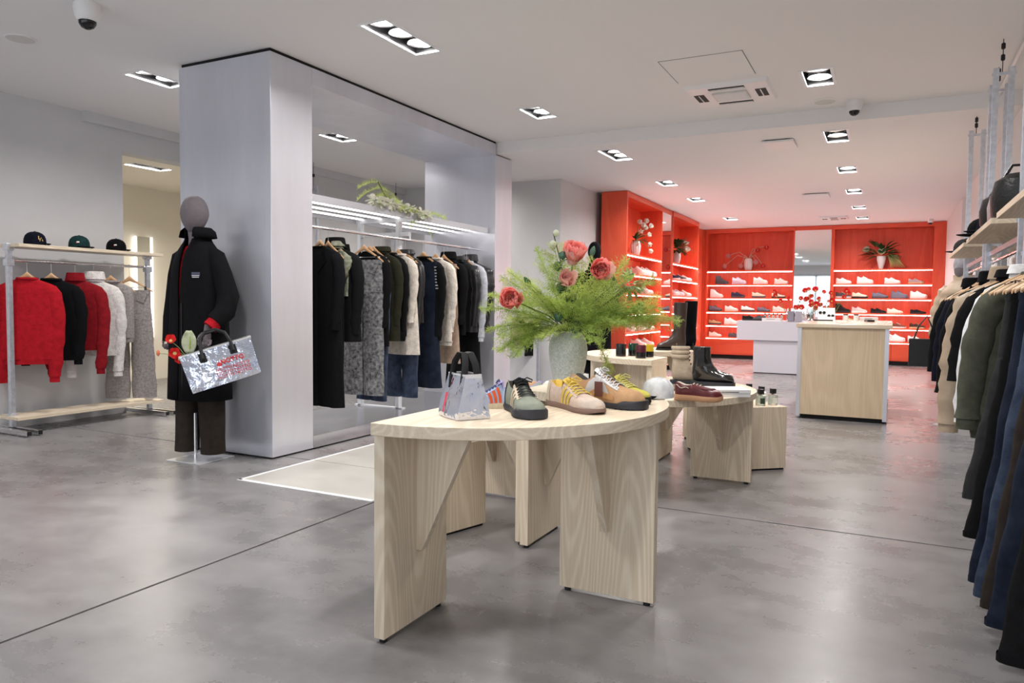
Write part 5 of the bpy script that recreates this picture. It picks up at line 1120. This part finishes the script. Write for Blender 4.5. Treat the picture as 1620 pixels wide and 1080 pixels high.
def pod_stem(label, base, tip, seed, n=7, big=.022):
    g = random.Random(seed); t = thing('seed_pod_stem', label, 'plant', tuple(base)); h = Vector(tip) - Vector(base)
    pts = [h * q + Vector((.02 * math.sin(q * 3), 0, 0)) for q in (0, .25, .5, .75, 1)]; MB().tube(pts, .0025, 6).build('stem', STEM, t)
    for i in range(n):
        q = .35 + .65 * i / (n - 1); r = big * (1.1 - .55 * (i / n)); c = h * q + Vector((.02 * math.sin(q * 3), 0, 0)) + (IR * ((-1) ** i) * r * .9)
        mb = MB(); nn = 12
        mb.loft([[(c.x + rr * r * math.cos(a) * (1 + .08 * math.cos(5 * a)), c.y + rr * r * math.sin(a) * (1 + .08 * math.cos(5 * a)), c.z + zz * r) for a in [2 * PI * k / nn for k in range(nn)]] for rr, zz in ((.15, -1.2), (.7, -.7), (1, 0), (.8, .7), (.3, 1.1))]).build('pod', LEAF_B if n < 3 or i < n - 2 else GREEN_P, t, smooth=True)
    for i in range(3):
        mb = MB(); leaf_mesh(mb, h * (.3 + .2 * i), IR * ((-1) ** i) + Vector((0, 0, .6)), (0, 0, 1), .06, .025); mb.build('leaf', LEAF_B, t, solid=.0008)
    return t
pod_stem('upright stem of blue-green seed pods in the big bouquet', P1, at_(-.075, .12, .43), 1)
pod_stem('short stem with one hanging green pod at the vase mouth', P1, at_(-.03, .12, .06), 2, 2, .024)
for i, (x, y, z, lab) in enumerate(((-.17, .1, .19, 'dark pointed leaf left of centre in the big bouquet'), (.0, .12, .13, 'broad dark leaf low in the middle of the big bouquet'), (-.2, .05, .03, 'broad dark leaf low at the left of the big bouquet'), (.1, .02, .33, 'grey-green leaf beside the top coral flower'), (.30, .05, .10, 'dark leaf low at the right of the big bouquet'))):
    t = thing('leaf_stem', lab, 'leaf', tuple(P1)); e = at_(x, y, z) - P1; MB().tube([(0, 0, 0), e * .6, e], .002, 5).build('stem', STEM, t)
    mb = MB(); leaf_mesh(mb, e, e.normalized() + Vector((0, 0, .3)), dirv(0, 1, .5), .055, .026); mb.build('leaf', LEAF_B if i == 3 else LEAF_D, t, smooth=True, solid=.001)
vg = thing('variegated_sprig', 'bushy variegated cream and green leaf sprig at the right of the bouquet', 'plant', tuple(P1)); vc = at_(.27, .05, .20) - P1
MB().tube([(0, 0, 0), vc * .6, vc], .003, 6).build('stem', STEM, vg); g_ = random.Random(5)
for i in range(46):
    d = Vector((g_.gauss(0, 1), g_.gauss(0, 1), g_.gauss(.2, .8))).normalized(); mb = MB(); leaf_mesh(mb, vc + d * .035, d, (0, 0, 1), g_.uniform(.035, .055), .022, .3, 4); mb.build('leaf', LEAF_V, vg, solid=.0006)

# poppies and anthurium in the mannequin's bag
def poppy(label, base, head, r, face, m=RED_P, name='poppy', eye=True):
    t = thing(name, label, 'flower', tuple(base)); h = Vector(head) - Vector(base)
    MB().tube([(0, 0, 0), h * .5 + Vector((0, 0, .01)), h], .0022, 5).build('stem', STEM_G, t); q = Vector(face).normalized().to_track_quat('Z', 'Y').to_matrix().to_4x4()
    for k in range(5):
        o = link('petal', petal(.9, 1.0, -.35, .05, ('pop', 1)), t, m=m); o.matrix_local = Matrix.Translation(h) @ q @ Matrix.Rotation(k * 1.2566, 4, 'Z') @ Matrix.Rotation(R(62), 4, 'X') @ Matrix.Scale(r, 4)
    if eye:
        o = MB().lathe([(.25 * r, -.05 * r), (.28 * r, .12 * r), (.001, .22 * r)], 10).build('flower_eye', mat('poppy_eye', (.62, .50, .18), .6), t, smooth=True); o.matrix_local = Matrix.Translation(h) @ q
    return t
BB = Vector((-4.135, 3.372, .79)); CF = Vector((.767, -.646, .1))
poppy('red poppy highest above the silver tote', BB, BB + IR * -.10 + Vector((0, 0, .10)), .052, CF + Vector((0, 0, .5)))
poppy('red poppy in the middle of the tote flowers', BB, BB + IR * -.075 + Vector((0, 0, .02)), .058, CF)
poppy('small red poppy lowest beside the tote rim', BB, BB + IR * -.045 + Vector((0, 0, -.02)), .046, CF)
bd = thing('poppy_bud', 'closed orange poppy bud farthest left of the tote', 'flower', tuple(BB)); e = IR * -.185 + Vector((0, 0, .02)); MB().tube([(0, 0, 0), e * .5, e], .002, 5).build('stem', STEM_G, bd); MB().lathe([(.004, -.02), (.012, -.006), (.010, .012), (.002, .022)], 10, tuple(e)).build('bud', mat('orange_bud', (.55, .16, .08), .6), bd, smooth=True)
an = thing('anthurium', 'green and white anthurium rising from the silver tote', 'flower', tuple(BB)); mb = MB()
mb.grid(lambda u, v: tuple(Vector((0, 0, .02)) + IR * ((v - .5) * .10 * math.sin(PI * (.12 + .80 * u)) ** .8 + .02) + Vector((0, 0, 1)) * (u * .15) + CF * (.03 * (v - .5) ** 2 * 4 * u)), 8, 6); mb.build('spathe', GREEN_P, an, smooth=True, solid=.001)
MB().tube([IR * .022 + Vector((0, 0, .05)) + CF * .012, IR * .026 + Vector((0, 0, .13)) + CF * .022], [.006, .003], 8).build('spadix', mat('spadix_green', (.36, .46, .10), .6), an, smooth=True); MB().tube([(0, 0, -.05), IR * .02 + Vector((0, 0, .03))], .003, 5).build('stem', STEM_G, an)

# branch of fern and white blossom lying on the lit canopy of the portal rack
CZ = 2.007
def canopy_branch(label, y0, pts_, seed):
    t = thing('fern_branch', label, 'plant', (-4.13, y0, CZ)); g = random.Random(seed)
    MB().tube(pts_, .005, 6).build('stem', STEM, t); mb = MB()
    for k in range(4):
        p = Vector(pts_[-1]).lerp(Vector(pts_[0]), k * .18)
        for s in (-1, 1):
            d = Vector((g.uniform(-.2, .3), -1.0 + .2 * k if s < 0 else .4, g.uniform(-.35, .25))).normalized(); cpts = curve(p, d, g.uniform(.22, .38), .6, 8)
            for i in range(1, 9):
                for j in range(5):
                    c = cpts[i - 1].lerp(cpts[i], j / 5)
                    for s2 in (-1, 1):
                        u = (d * .6 + Vector((g.uniform(-.6, .6), .2 * s2, s2 * .9))).normalized(); mb.add([c - d * .003, c + d * .003, c + u * g.uniform(.02, .05)], [(0, 1, 2)])
    mb.build('needles', FERN, t, kind='stuff'); return t
canopy_branch('ferny branch rising left over the lit rack canopy', 5.55, [(0, .12, .012), (0, 0, .10), (.0, -.13, .23)], 3)
canopy_branch('ferny branch trailing right over the lit rack canopy', 5.80, [(0, -.1, .012), (.03, .1, .07), (.06, .30, .03)], 4)
for i in range(11):
    y = 5.30 + i * .075; t = thing('white_blossom', 'cluster of white blossom lying on the lit rack canopy', 'flower', (-4.10 + .02 * (i % 2), y, CZ + (0 if i < 9 else -.02 * (i - 8))), group='white blossom on the canopy'); g = random.Random(50 + i); 
    c0 = Vector((0, 0, .045 if i < 6 else .03))
    for k in range(16):
        d = Vector((g.gauss(0, 1), g.gauss(0, 1), g.gauss(.1, .8))).normalized(); o = link('petal', petal(.9, 1.0, -.35, .05, ('pop', 1)), t, m=WHITE_P if k % 6 else GREEN_P)
        o.matrix_local = Matrix.Translation(c0 + d * .022) @ d.to_track_quat('Z', 'Y').to_matrix().to_4x4() @ Matrix.Rotation(R(35), 4, 'X') @ Matrix.Scale(.046, 4)
    MB().lathe([(.02, -.02), (.026, 0), (.02, .02)], 8, tuple(c0)).build('flower_centre', GREEN_P, t)
    if i > 8: t.location.x = -4.03

# vases on the red shelving
SHZ = 1.93
WV = [(.040, 0), (.055, .02), (.078, .10), (.085, .17), (.075, .22), (.058, .25)]
def bouquet(prefix, loc, blooms, leaves, fol_m, fol_n, fol_r, seed, bm, leafsize=.09):
    fx, fy = (.35, 1) if loc[0] < -3.5 else (1, .35)
    g = random.Random(seed); b = Vector(loc) + Vector((0, 0, .245))
    t = thing('foliage', prefix + ' foliage', 'plant', tuple(b))
    MB().tube([(0, 0, -.02), (0, 0, fol_r * .6)], .006, 6).build('stem', STEM_G, t)
    for i in range(fol_n):
        d = Vector((g.gauss(0, 1) * fx, g.gauss(0, 1) * fy, abs(g.gauss(.3, .7)))).normalized(); d = Vector((abs(d.x) if fx < .5 else d.x, -abs(d.y) if fy < .5 else d.y, d.z)); mb = MB(); leaf_mesh(mb, d * fol_r * g.uniform(.2, .7), d, (0, 0, 1), g.uniform(.7, 1.2) * leafsize, leafsize * .4, .4, 4); mb.build('leaf', fol_m, t, solid=.001)
    for i, (x, y, z, r, lab) in enumerate(blooms):
        poppy(lab, b, b + Vector((x, y, z)), r, (x * 2 + .001, y * 2 - .5, .6), bm, 'bloom')
v1 = (-3.68, 11.55, SHZ); vase('white fluted vase of tulips on the near red side bay', v1, WV, WHITE_CER, 12)
tul = [(0.15, -.30, .12), (.1, -.18, .26), (.12, -.06, .22), (.14, .06, .29), (.1, .15, .20), (.16, .26, .24), (.12, .32, .12), (.12, .36, -.02), (.15, .30, -.12), (.12, -.34, -.06)]
bouquet('narrow green tulip', v1, [], [], LEAF_D, 16, .14, 9, WHITE_P, .14)
for i, (x, y, z) in enumerate(tul):
    t = thing('tulip', 'white tulip in the fluted vase on the near side bay', 'flower', (v1[0], v1[1], v1[2] + .245), group='white tulips'); e = Vector((x, y * .8, z)); MB().tube([(0, 0, 0), e * .55 + Vector((0, 0, .06)), e], .004, 5).build('stem', STEM_G, t)
    d = (e - e * .5 + Vector((0, 0, -.02))).normalized(); 
    for k in range(5):
        o = link('petal', petal(.9, 1.0, -.35, .05, ('pop', 1)), t, m=WHITE_P); o.matrix_local = Matrix.Translation(e) @ d.to_track_quat('Z', 'Y').to_matrix().to_4x4() @ Matrix.Rotation(k * 1.2566, 4, 'Z') @ Matrix.Rotation(R(18), 4, 'X') @ Matrix.Scale(.085, 4)
v2 = (-3.68, 14.1, SHZ); vase('white vase with a dark bouquet on the far red side bay', v2, WV, WHITE_CER)
bouquet('dense dark green', v2, [(.1, .28, .16, .09, 'white bloom high in the far side bay bouquet'), (.14, .2, .02, .10, 'white bloom low in the far side bay bouquet'), (.1, .38, .06, .08, 'pale bloom rightmost in the far side bay bouquet')], [], LEAF_D, 90, .30, 10, WHITE_P, .14)
v3 = (-2.80, 16.82, SHZ); vase('white ribbed vase with spidery stems on the left back unit', v3, [(.05, 0), (.07, .02), (.085, .09), (.088, .17), (.08, .23), (.06, .26)], WHITE_CER, 16)
for i, (x, z, m_) in enumerate(((-.42, .06, PINK_P), (-.50, -.16, PINK_P), (.20, .18, RED_P), (.32, -.16, RED_P), (.16, -.08, PINK_P), (-.15, -.16, PINK_P), (.38, .24, RED_P))):
    t = thing('anthurium', ['pink', 'pink', 'dark red', 'dark red', 'pink', 'pink', 'dark red'][i] + ' anthurium on a long arching stem, %s in the ribbed white vase' % ['upper left', 'lower left', 'upper right', 'lower right', 'close right', 'close left', 'top right'][i], 'flower', (v3[0], v3[1], v3[2] + .255))
    e = Vector((x, -.05, z)); MB().tube([(0, 0, 0), Vector((x * .45, -.03, max(.08, z * .5 + .12))), Vector((x * .8, -.04, z * .8 + .06)), e], .006, 6).build('stem', mat('pale_stem', (.62, .50, .40), .5), t, smooth=True)
    mb = MB(); mb.grid(lambda u, v: (e.x + (v - .5) * .11 * math.sin(PI * (.12 + .8 * u)), e.y - .02 * u, e.z - .05 + .11 * u), 5, 4); mb.build('spathe', m_, t, smooth=True, solid=.002)
    MB().tube([e + Vector((0, -.015, -.02)), e + Vector((0, -.03, .03))], .006, 6).build('spadix', mat('spadix_cream', (.6, .45, .25), .6), t)
v4 = (-.20, 16.82, SHZ); vase('white footed vase with leafy bouquet on the right back unit', v4, [(.04, 0), (.045, .02), (.07, .12), (.085, .2), (.082, .26)], WHITE_CER)
bouquet('dark glossy', v4, [(-.25, -.06, .12, .11, 'cream bloom at the left of the right back unit bouquet'), (.0, -.08, .06, .12, 'cream bloom at the front of the right back unit bouquet')], [], LEAF_D, 80, .36, 12, GREEN_P, .17)
tr = thing('amaranth', 'pale green trailing amaranth beside the right back unit vase', 'plant', (v4[0] + .06, v4[1] - .02, v4[2] + .25)); g_ = random.Random(3)
for k in range(9): MB().tube([(0, 0, 0), (.06 + .02 * k, -.04, .02), (.10 + .022 * k, -.05, -.10), (.12 + .03 * k, -.05, -.22)], [.006, .012, .012, .004], 6).build('tassel', mat('amaranth', (.42, .42, .16), .7, bump=.8, bscale=90), tr, smooth=True)

# red poppies in glasses on the white table
GLASS = mat('clear_glass', (.92, .97, .97), .03, trans=1.0)
cz = .905
for i, x in enumerate((-1.55, -1.22, -.90)):
    t = thing('glass_vase', '%s small glass vase of red poppies on the white table' % ['leftmost', 'middle', 'rightmost'][i], 'vase', (x, 13.62, cz)); MB().lathe([(.05, 0), (.055, .002), (.06, .22), (.057, .22), (.052, .006), (.001, .006)], 16).build('glass', GLASS, t, smooth=True)
    MB().lathe([(.050, .008), (.054, .12), (.001, .12)], 16).build('water', mat('tinted_water', (.55, .70, .70), .05, trans=.9), t)
g_ = random.Random(21)
for i in range(36):
    x0 = (-1.55, -1.22, -.90)[i % 3]; b = Vector((x0, 13.62, cz + .02)); e = Vector((x0 + g_.uniform(-.34, .26), 13.62 + g_.uniform(-.12, .12), cz + g_.uniform(.20, .56)))
    if i % 4 == 3:
        t = thing('poppy_bud', 'nodding green poppy bud among the white table poppies', 'flower', tuple(b), group='poppy buds on the white table'); h = e - b; MB().tube([(0, 0, 0), h * .6 + Vector((0, 0, .03)), h], .002, 5).build('stem', STEM_G, t); MB().lathe([(.003, -.018), (.012, 0), (.003, .018)], 8, tuple(h)).build('bud', STEM_G, t, smooth=True)
    else:
        t = poppy('red poppy in the glass vases on the white table', b, e, g_.uniform(.05, .085), (g_.uniform(-.5, .5), -1, g_.uniform(.1, .8))); t['group'] = 'red poppies on the white table'
# ---------------------------------------------------------------- caps, candles, bottles, boxes
def cap(label, loc, rz, m, brim_m=None, logo=None, s=1.0, tilt=0):
    t = thing('cap', label, 'cap', loc, rot=(0, tilt, rz)); n = 36; brim_m = brim_m or m
    rings = [[(.098 * s * r_ * math.cos(a), .078 * s * r_ * math.sin(a), z * s) for a in [2 * PI * k / n for k in range(n)]] for r_, z in ((1.0, .004), (1.01, .03), (.98, .058), (.88, .084), (.68, .104), (.40, .116), (.10, .120))]
    cr = MB().loft(rings).build('crown', m, t, smooth=True, angle=70)
    MB().lathe([(.008, .118), (.008, .124), (.001, .126)], 10).build('button', m, cr).scale = (s, s, s)
    mb = MB(); vs = []
    for i in range(13):
        a = R(-62 + 124 * i / 12); c_, s_ = math.cos(a), math.sin(a)
        for k in range(4):
            q = k / 3; ext = .072 * q * math.cos(a * 1.25) ** .6
            vs.append((s * (.096 * c_ + ext), s * (.077 * s_ * (1 - .04 * q)), s * (.016 - .006 * q - .010 * s_ * s_ * q + .004)))
    mb.add(vs, [(i * 4 + k, (i + 1) * 4 + k, (i + 1) * 4 + k + 1, i * 4 + k + 1) for i in range(12) for k in range(3)]).build('brim', brim_m, t, smooth=True, solid=.003)
    for k in range(6):
        a = k * PI / 3; MB().tube([(.0985 * s * r_ * math.cos(a), .0785 * s * r_ * math.sin(a), z * s + .001) for r_, z in ((1.01, .03), (.98, .058), (.88, .084), (.68, .104), (.40, .116), (.10, .120))], .0012, 4).build('seam', m, cr)
    if logo: logo(t)
    return t
GOLD_T = mat('gold_thread', (.66, .42, .12), .6)
def la_logo(t):
    for s, dx, dz in (('L', -.010, .008), ('A', .008, -.006)): text_mesh(s, .042, GOLD_T, t, (.094, -.022 + dx, .055 + dz), (R(84), 0, R(76)), bold=.0012)
def badge(t):
    for c, dy in ((mat('badge_white', (.75, .75, .75), .6), .004), (mat('badge_red', (.5, .03, .04), .6), -.008)): MB().obox((-.0 + .06, -.066 + dy * .2, .055 + 0 * dy), (.022 if dy > 0 else .012, .004, .012), Matrix.Rotation(R(35), 3, 'Z')).build('badge', c, t).location = (dy, -.002, dy * .4)
cap('black baseball cap with gold LA lettering on the left rack shelf', (-6.73, 3.93, 1.628), R(8), NAVY, logo=la_logo)
cap('dark green baseball cap in the middle of the left rack shelf', (-6.73, 4.33, 1.628), R(8), fab('bottle_green', (.010, .035, .034)), BLK, badge)
cap('black baseball cap with a small white badge at the right of the shelf', (-6.73, 4.70, 1.628), R(8), BLK, None, badge)
cap('white cap with a navy brim on the foreground table', (-.885, 3.13, TZ), R(228), WHITE_TEE, NAVY, s=.74)
# hats and bags on the right shelves
cap('black cap at the far end of the middle right shelf', (.53, 5.78, 1.63), R(200), BLK)
cap('navy cap beside the black cap on the middle right shelf', (.56, 5.52, 1.63), R(190), NAVY)
cap('grey cap on the far right shelf', (.56, 7.45, 1.63), R(200), CHAR)
def bucket(label, loc, m, s=1.0):
    t = thing('bucket_bag', label, 'bag', loc); MB().lathe([(.10 * s, 0), (.115 * s, .02), (.12 * s, .10 * s), (.105 * s, .17 * s), (.06 * s, .20 * s)], 20).build('body', m, t, smooth=True); MB().tube([(-.09 * s, 0, .15 * s), (-.04 * s, 0, .24 * s), (.04 * s, 0, .24 * s), (.09 * s, 0, .15 * s)], .008, 8).build('handle', m, t, smooth=True)
bucket('soft black bag on the middle right shelf', (.57, 5.22, 1.63), PUFF_BLK); bucket('pale pink grey bag between black bags on the right shelf', (.58, 4.98, 1.63), fab('rose_grey_nylon', (.42, .34, .34), rough=.5), .95); bucket('large glossy black bag nearest on the middle right shelf', (.60, 4.74, 1.63), LEATHER, 1.2)
# candles on the far tall table
def candle(label, x, y, col):
    t = thing('candle', label, 'candle', (x, y, TZ)); MB().lathe([(.036, 0), (.040, .003), (.040, .045), (.0405, .045)], 24).build('base', mat('black_glass', (.008, .008, .009), .08, coat=.5), t, smooth=True)
    MB().lathe([(.0395, .045), (.0395, .095), (.037, .097), (.036, .088), (.001, .086)], 24, caps=False).build('tumbler', mat('glass_' + label[:8], col, .08, coat=.5), t, smooth=True)
    MB().tube([(0, 0, .086), (0, 0, .098)], .0015, 5).build('wick', BLACK_PLASTIC, t)
candle('black glass candle leftmost of the four', -1.865, 5.53, (.012, .016, .016)); candle('dark green glass candle behind the black one', -1.80, 5.64, (.012, .05, .03)); candle('burgundy glass candle nearest the table corner', -1.67, 5.42, (.085, .010, .022)); candle('yellow glass candle rightmost of the four', -1.655, 5.57, (.60, .43, .02))
# perfume bottles on the low plinth
PG = mat('bottle_glass', (.80, .88, .78), .06, trans=.75)
bx = Vector((.766, .643, 0)); by = Vector((-.643, .766, 0)); b0 = Vector((-.90, 5.315, .45))
spots = [(.19, .08), (.30, .10), (.17, .22), (.30, .25), (.17, .38), (.30, .42), (.20, .56)]
for i, (u, v) in enumerate(spots):
    p = b0 + bx * u + by * v
    t = thing('perfume_bottle', '%s small clear perfume bottle with black cap on the low plinth' % ['nearest left', 'nearest right', 'second row left', 'second row right', 'third row left', 'third row right', 'farthest'][i], 'bottle', tuple(p), R(40), group='perfume bottles on the plinth')
    B('body', (-.026, .026, -.026, .026, 0, .075), PG, t, bevel=.004); B('label', (-.018, .018, -.0275, -.0262, .015, .055), mat('paper_label', (.75, .76, .70), .7) if i % 2 else mat('dark_label', (.03, .06, .04), .6), t)
    MB().lathe([(.012, .075), (.012, .083)], 12).build('collar', CHROME, t); B('cap', (-.017, .017, -.017, .017, .083, .118), BLACK_PLASTIC, t, bevel=.002)
# flat boxes on the low table
WB = mat('white_card', (.74, .73, .73), .5)
def flat_box(label, loc, rz, w, d, h, line=True):
    t = thing('box', label, 'box', loc, rz); B('base', (-w / 2, w / 2, -d / 2, d / 2, 0, h * .45), WB, t); B('lid', (-w / 2 - .002, w / 2 + .002, -d / 2 - .002, d / 2 + .002, h * .48, h), WB, t, bevel=.001)
    B('gap', (-w / 2 + .001, w / 2 - .001, -d / 2 + .001, d / 2 - .001, h * .44, h * .49), CHAR, t); B('print', (-w * .25, w * .2, -d / 2 - .0026, -d / 2 - .002, h * .62, h * .72), CHAR, t); return t
flat_box('flat white box lying on the low table beside the boat shoe', (-.90, 4.73, TB), R(28), .24, .19, .045)
flat_box('thin white folder lying behind the flat white box', (-.97, 4.93, TB), R(20), .22, .17, .022)
# white table goods
wz = .905
flat_box('long white box at the front of the white table', (-1.82, 13.42, wz), 0, .30, .16, .05)
for i in range(5):
    t = thing('bottle', '%s black-capped bottle behind the long white box on the white table' % ['leftmost', 'second', 'third', 'fourth', 'rightmost'][i], 'bottle', (-1.98 + i * .07, 13.75, wz), group='bottles on the white table'); MB().lathe([(.026, 0), (.026, .085), (.01, .095), (.01, .10)], 14).build('body', PG, t, smooth=True); MB().lathe([(.013, .10), (.013, .13)], 12).build('cap', BLACK_PLASTIC, t)
for i, (x, rz) in enumerate(((-2.18, 20), (-2.06, 165))):
    shelf_shoe(['black flat shoe at the left end of the white table', 'dark grey flat shoe next to the white box on the white table'][i], (x, 13.45, wz), R(rz), 'loafer', ['black', 'dark grey'][i], 'black')
for i in range(2):
    t = thing('gift_box', ['darker grey upright box at the right end of the white table', 'paler grey upright box at the right end of the white table'][i], 'box', (-1.50 + i * .12, 13.25 + .1, wz)); B('body', (-.05, .05, -.06, .06, 0, .17), mat('grey_board_%d' % i, (.24 + .12 * i, .24 + .12 * i, .29 + .13 * i), .6), t, bevel=.002); B('lid', (-.0515, .0515, -.0615, .0615, .13, .172), mat('grey_board_%d' % i), t, bevel=.001)
# counter goods
t = thing('display_card', 'white display card of sunglasses on the counter', 'display', (-.72, 10.15, .985), R(8)); MB().prism_x([(-.06, 0), (.06, 0), (.05, .16), (.035, .16)], -.10, .10).build('card', WB, t)
for k, (x, z) in enumerate(((-.05, .10), (.05, .06))):
    for s in (-1, 1): MB().lathe([(.020, 0), (.020, .004), (.014, .006)], 12).build('lens', BLACK_PLASTIC, t).matrix_local = Matrix.Translation((x + s * .022, -.04 + .25 * z + .12 * 0, z)) @ Matrix.Rotation(PI / 2, 4, 'X')
t = thing('tray', 'slim black tray at the near left of the counter', 'tray', (-.74, 9.95, .985), R(10)); B('dish', (-.11, .11, -.03, .03, 0, .012), BLACK_PLASTIC, t, bevel=.004); B('rim', (-.112, .112, -.032, .032, .010, .014), CHAR, t)
for i, x in enumerate((-.50, -.38)):
    t = thing('candle', ['left', 'right'][i] + ' small white candle in a glass on the counter', 'candle', (x, 10.2, .985)); MB().lathe([(.03, 0), (.032, .07), (.03, .07), (.028, .05), (.001, .05)], 16).build('glass', WHITE_CER, t, smooth=True); MB().lathe([(.031, .071), (.031, .085), (.001, .086)], 16).build('lid', BLACK_PLASTIC, t)
t = thing('card_reader', 'small black card terminal lying on the counter', 'terminal', (-.22, 9.8, .985), R(15)); B('body', (-.04, .04, -.08, .08, 0, .025), BLACK_PLASTIC, t, bevel=.005); B('screen', (-.032, .032, .0, .065, .025, .027), mat('screen_dark', (.02, .025, .03), .1), t)
flat_box('dark banded slim box on the counter by the poppies', (-.24, 10.3, .985), R(4), .20, .14, .05)
# tan sandals on the lower curved table
for i, (x, y) in enumerate(((-2.02, 4.12), (-1.96, 4.24))):
    t = thing('sandal', ['tan leather sandal nearer the floral sneakers', 'tan leather sandal farther from the floral sneakers'][i], 'sandal', (x, y, TB), R(200)); la_ = Last(.26, .09, .06, .02); sole_mesh(la_, 16).build('sole', GUM, t, smooth=True); 
    rr = [[(xx, .046 * math.cos(a), .018 + .05 * math.sin(a)) for a in [PI * k / 10 for k in range(11)]] for xx in (.02, .05, .08)]; MB().loft(rr, caps=False, closed=False).build('strap', sued('tan_leather', (.45, .27, .15)), t, smooth=True, solid=.004)
ws = shelf_shoe('white sneaker on the lower table left of the vase', (-1.82, 4.32, TB), R(190), 'runner', 'white', 'white')
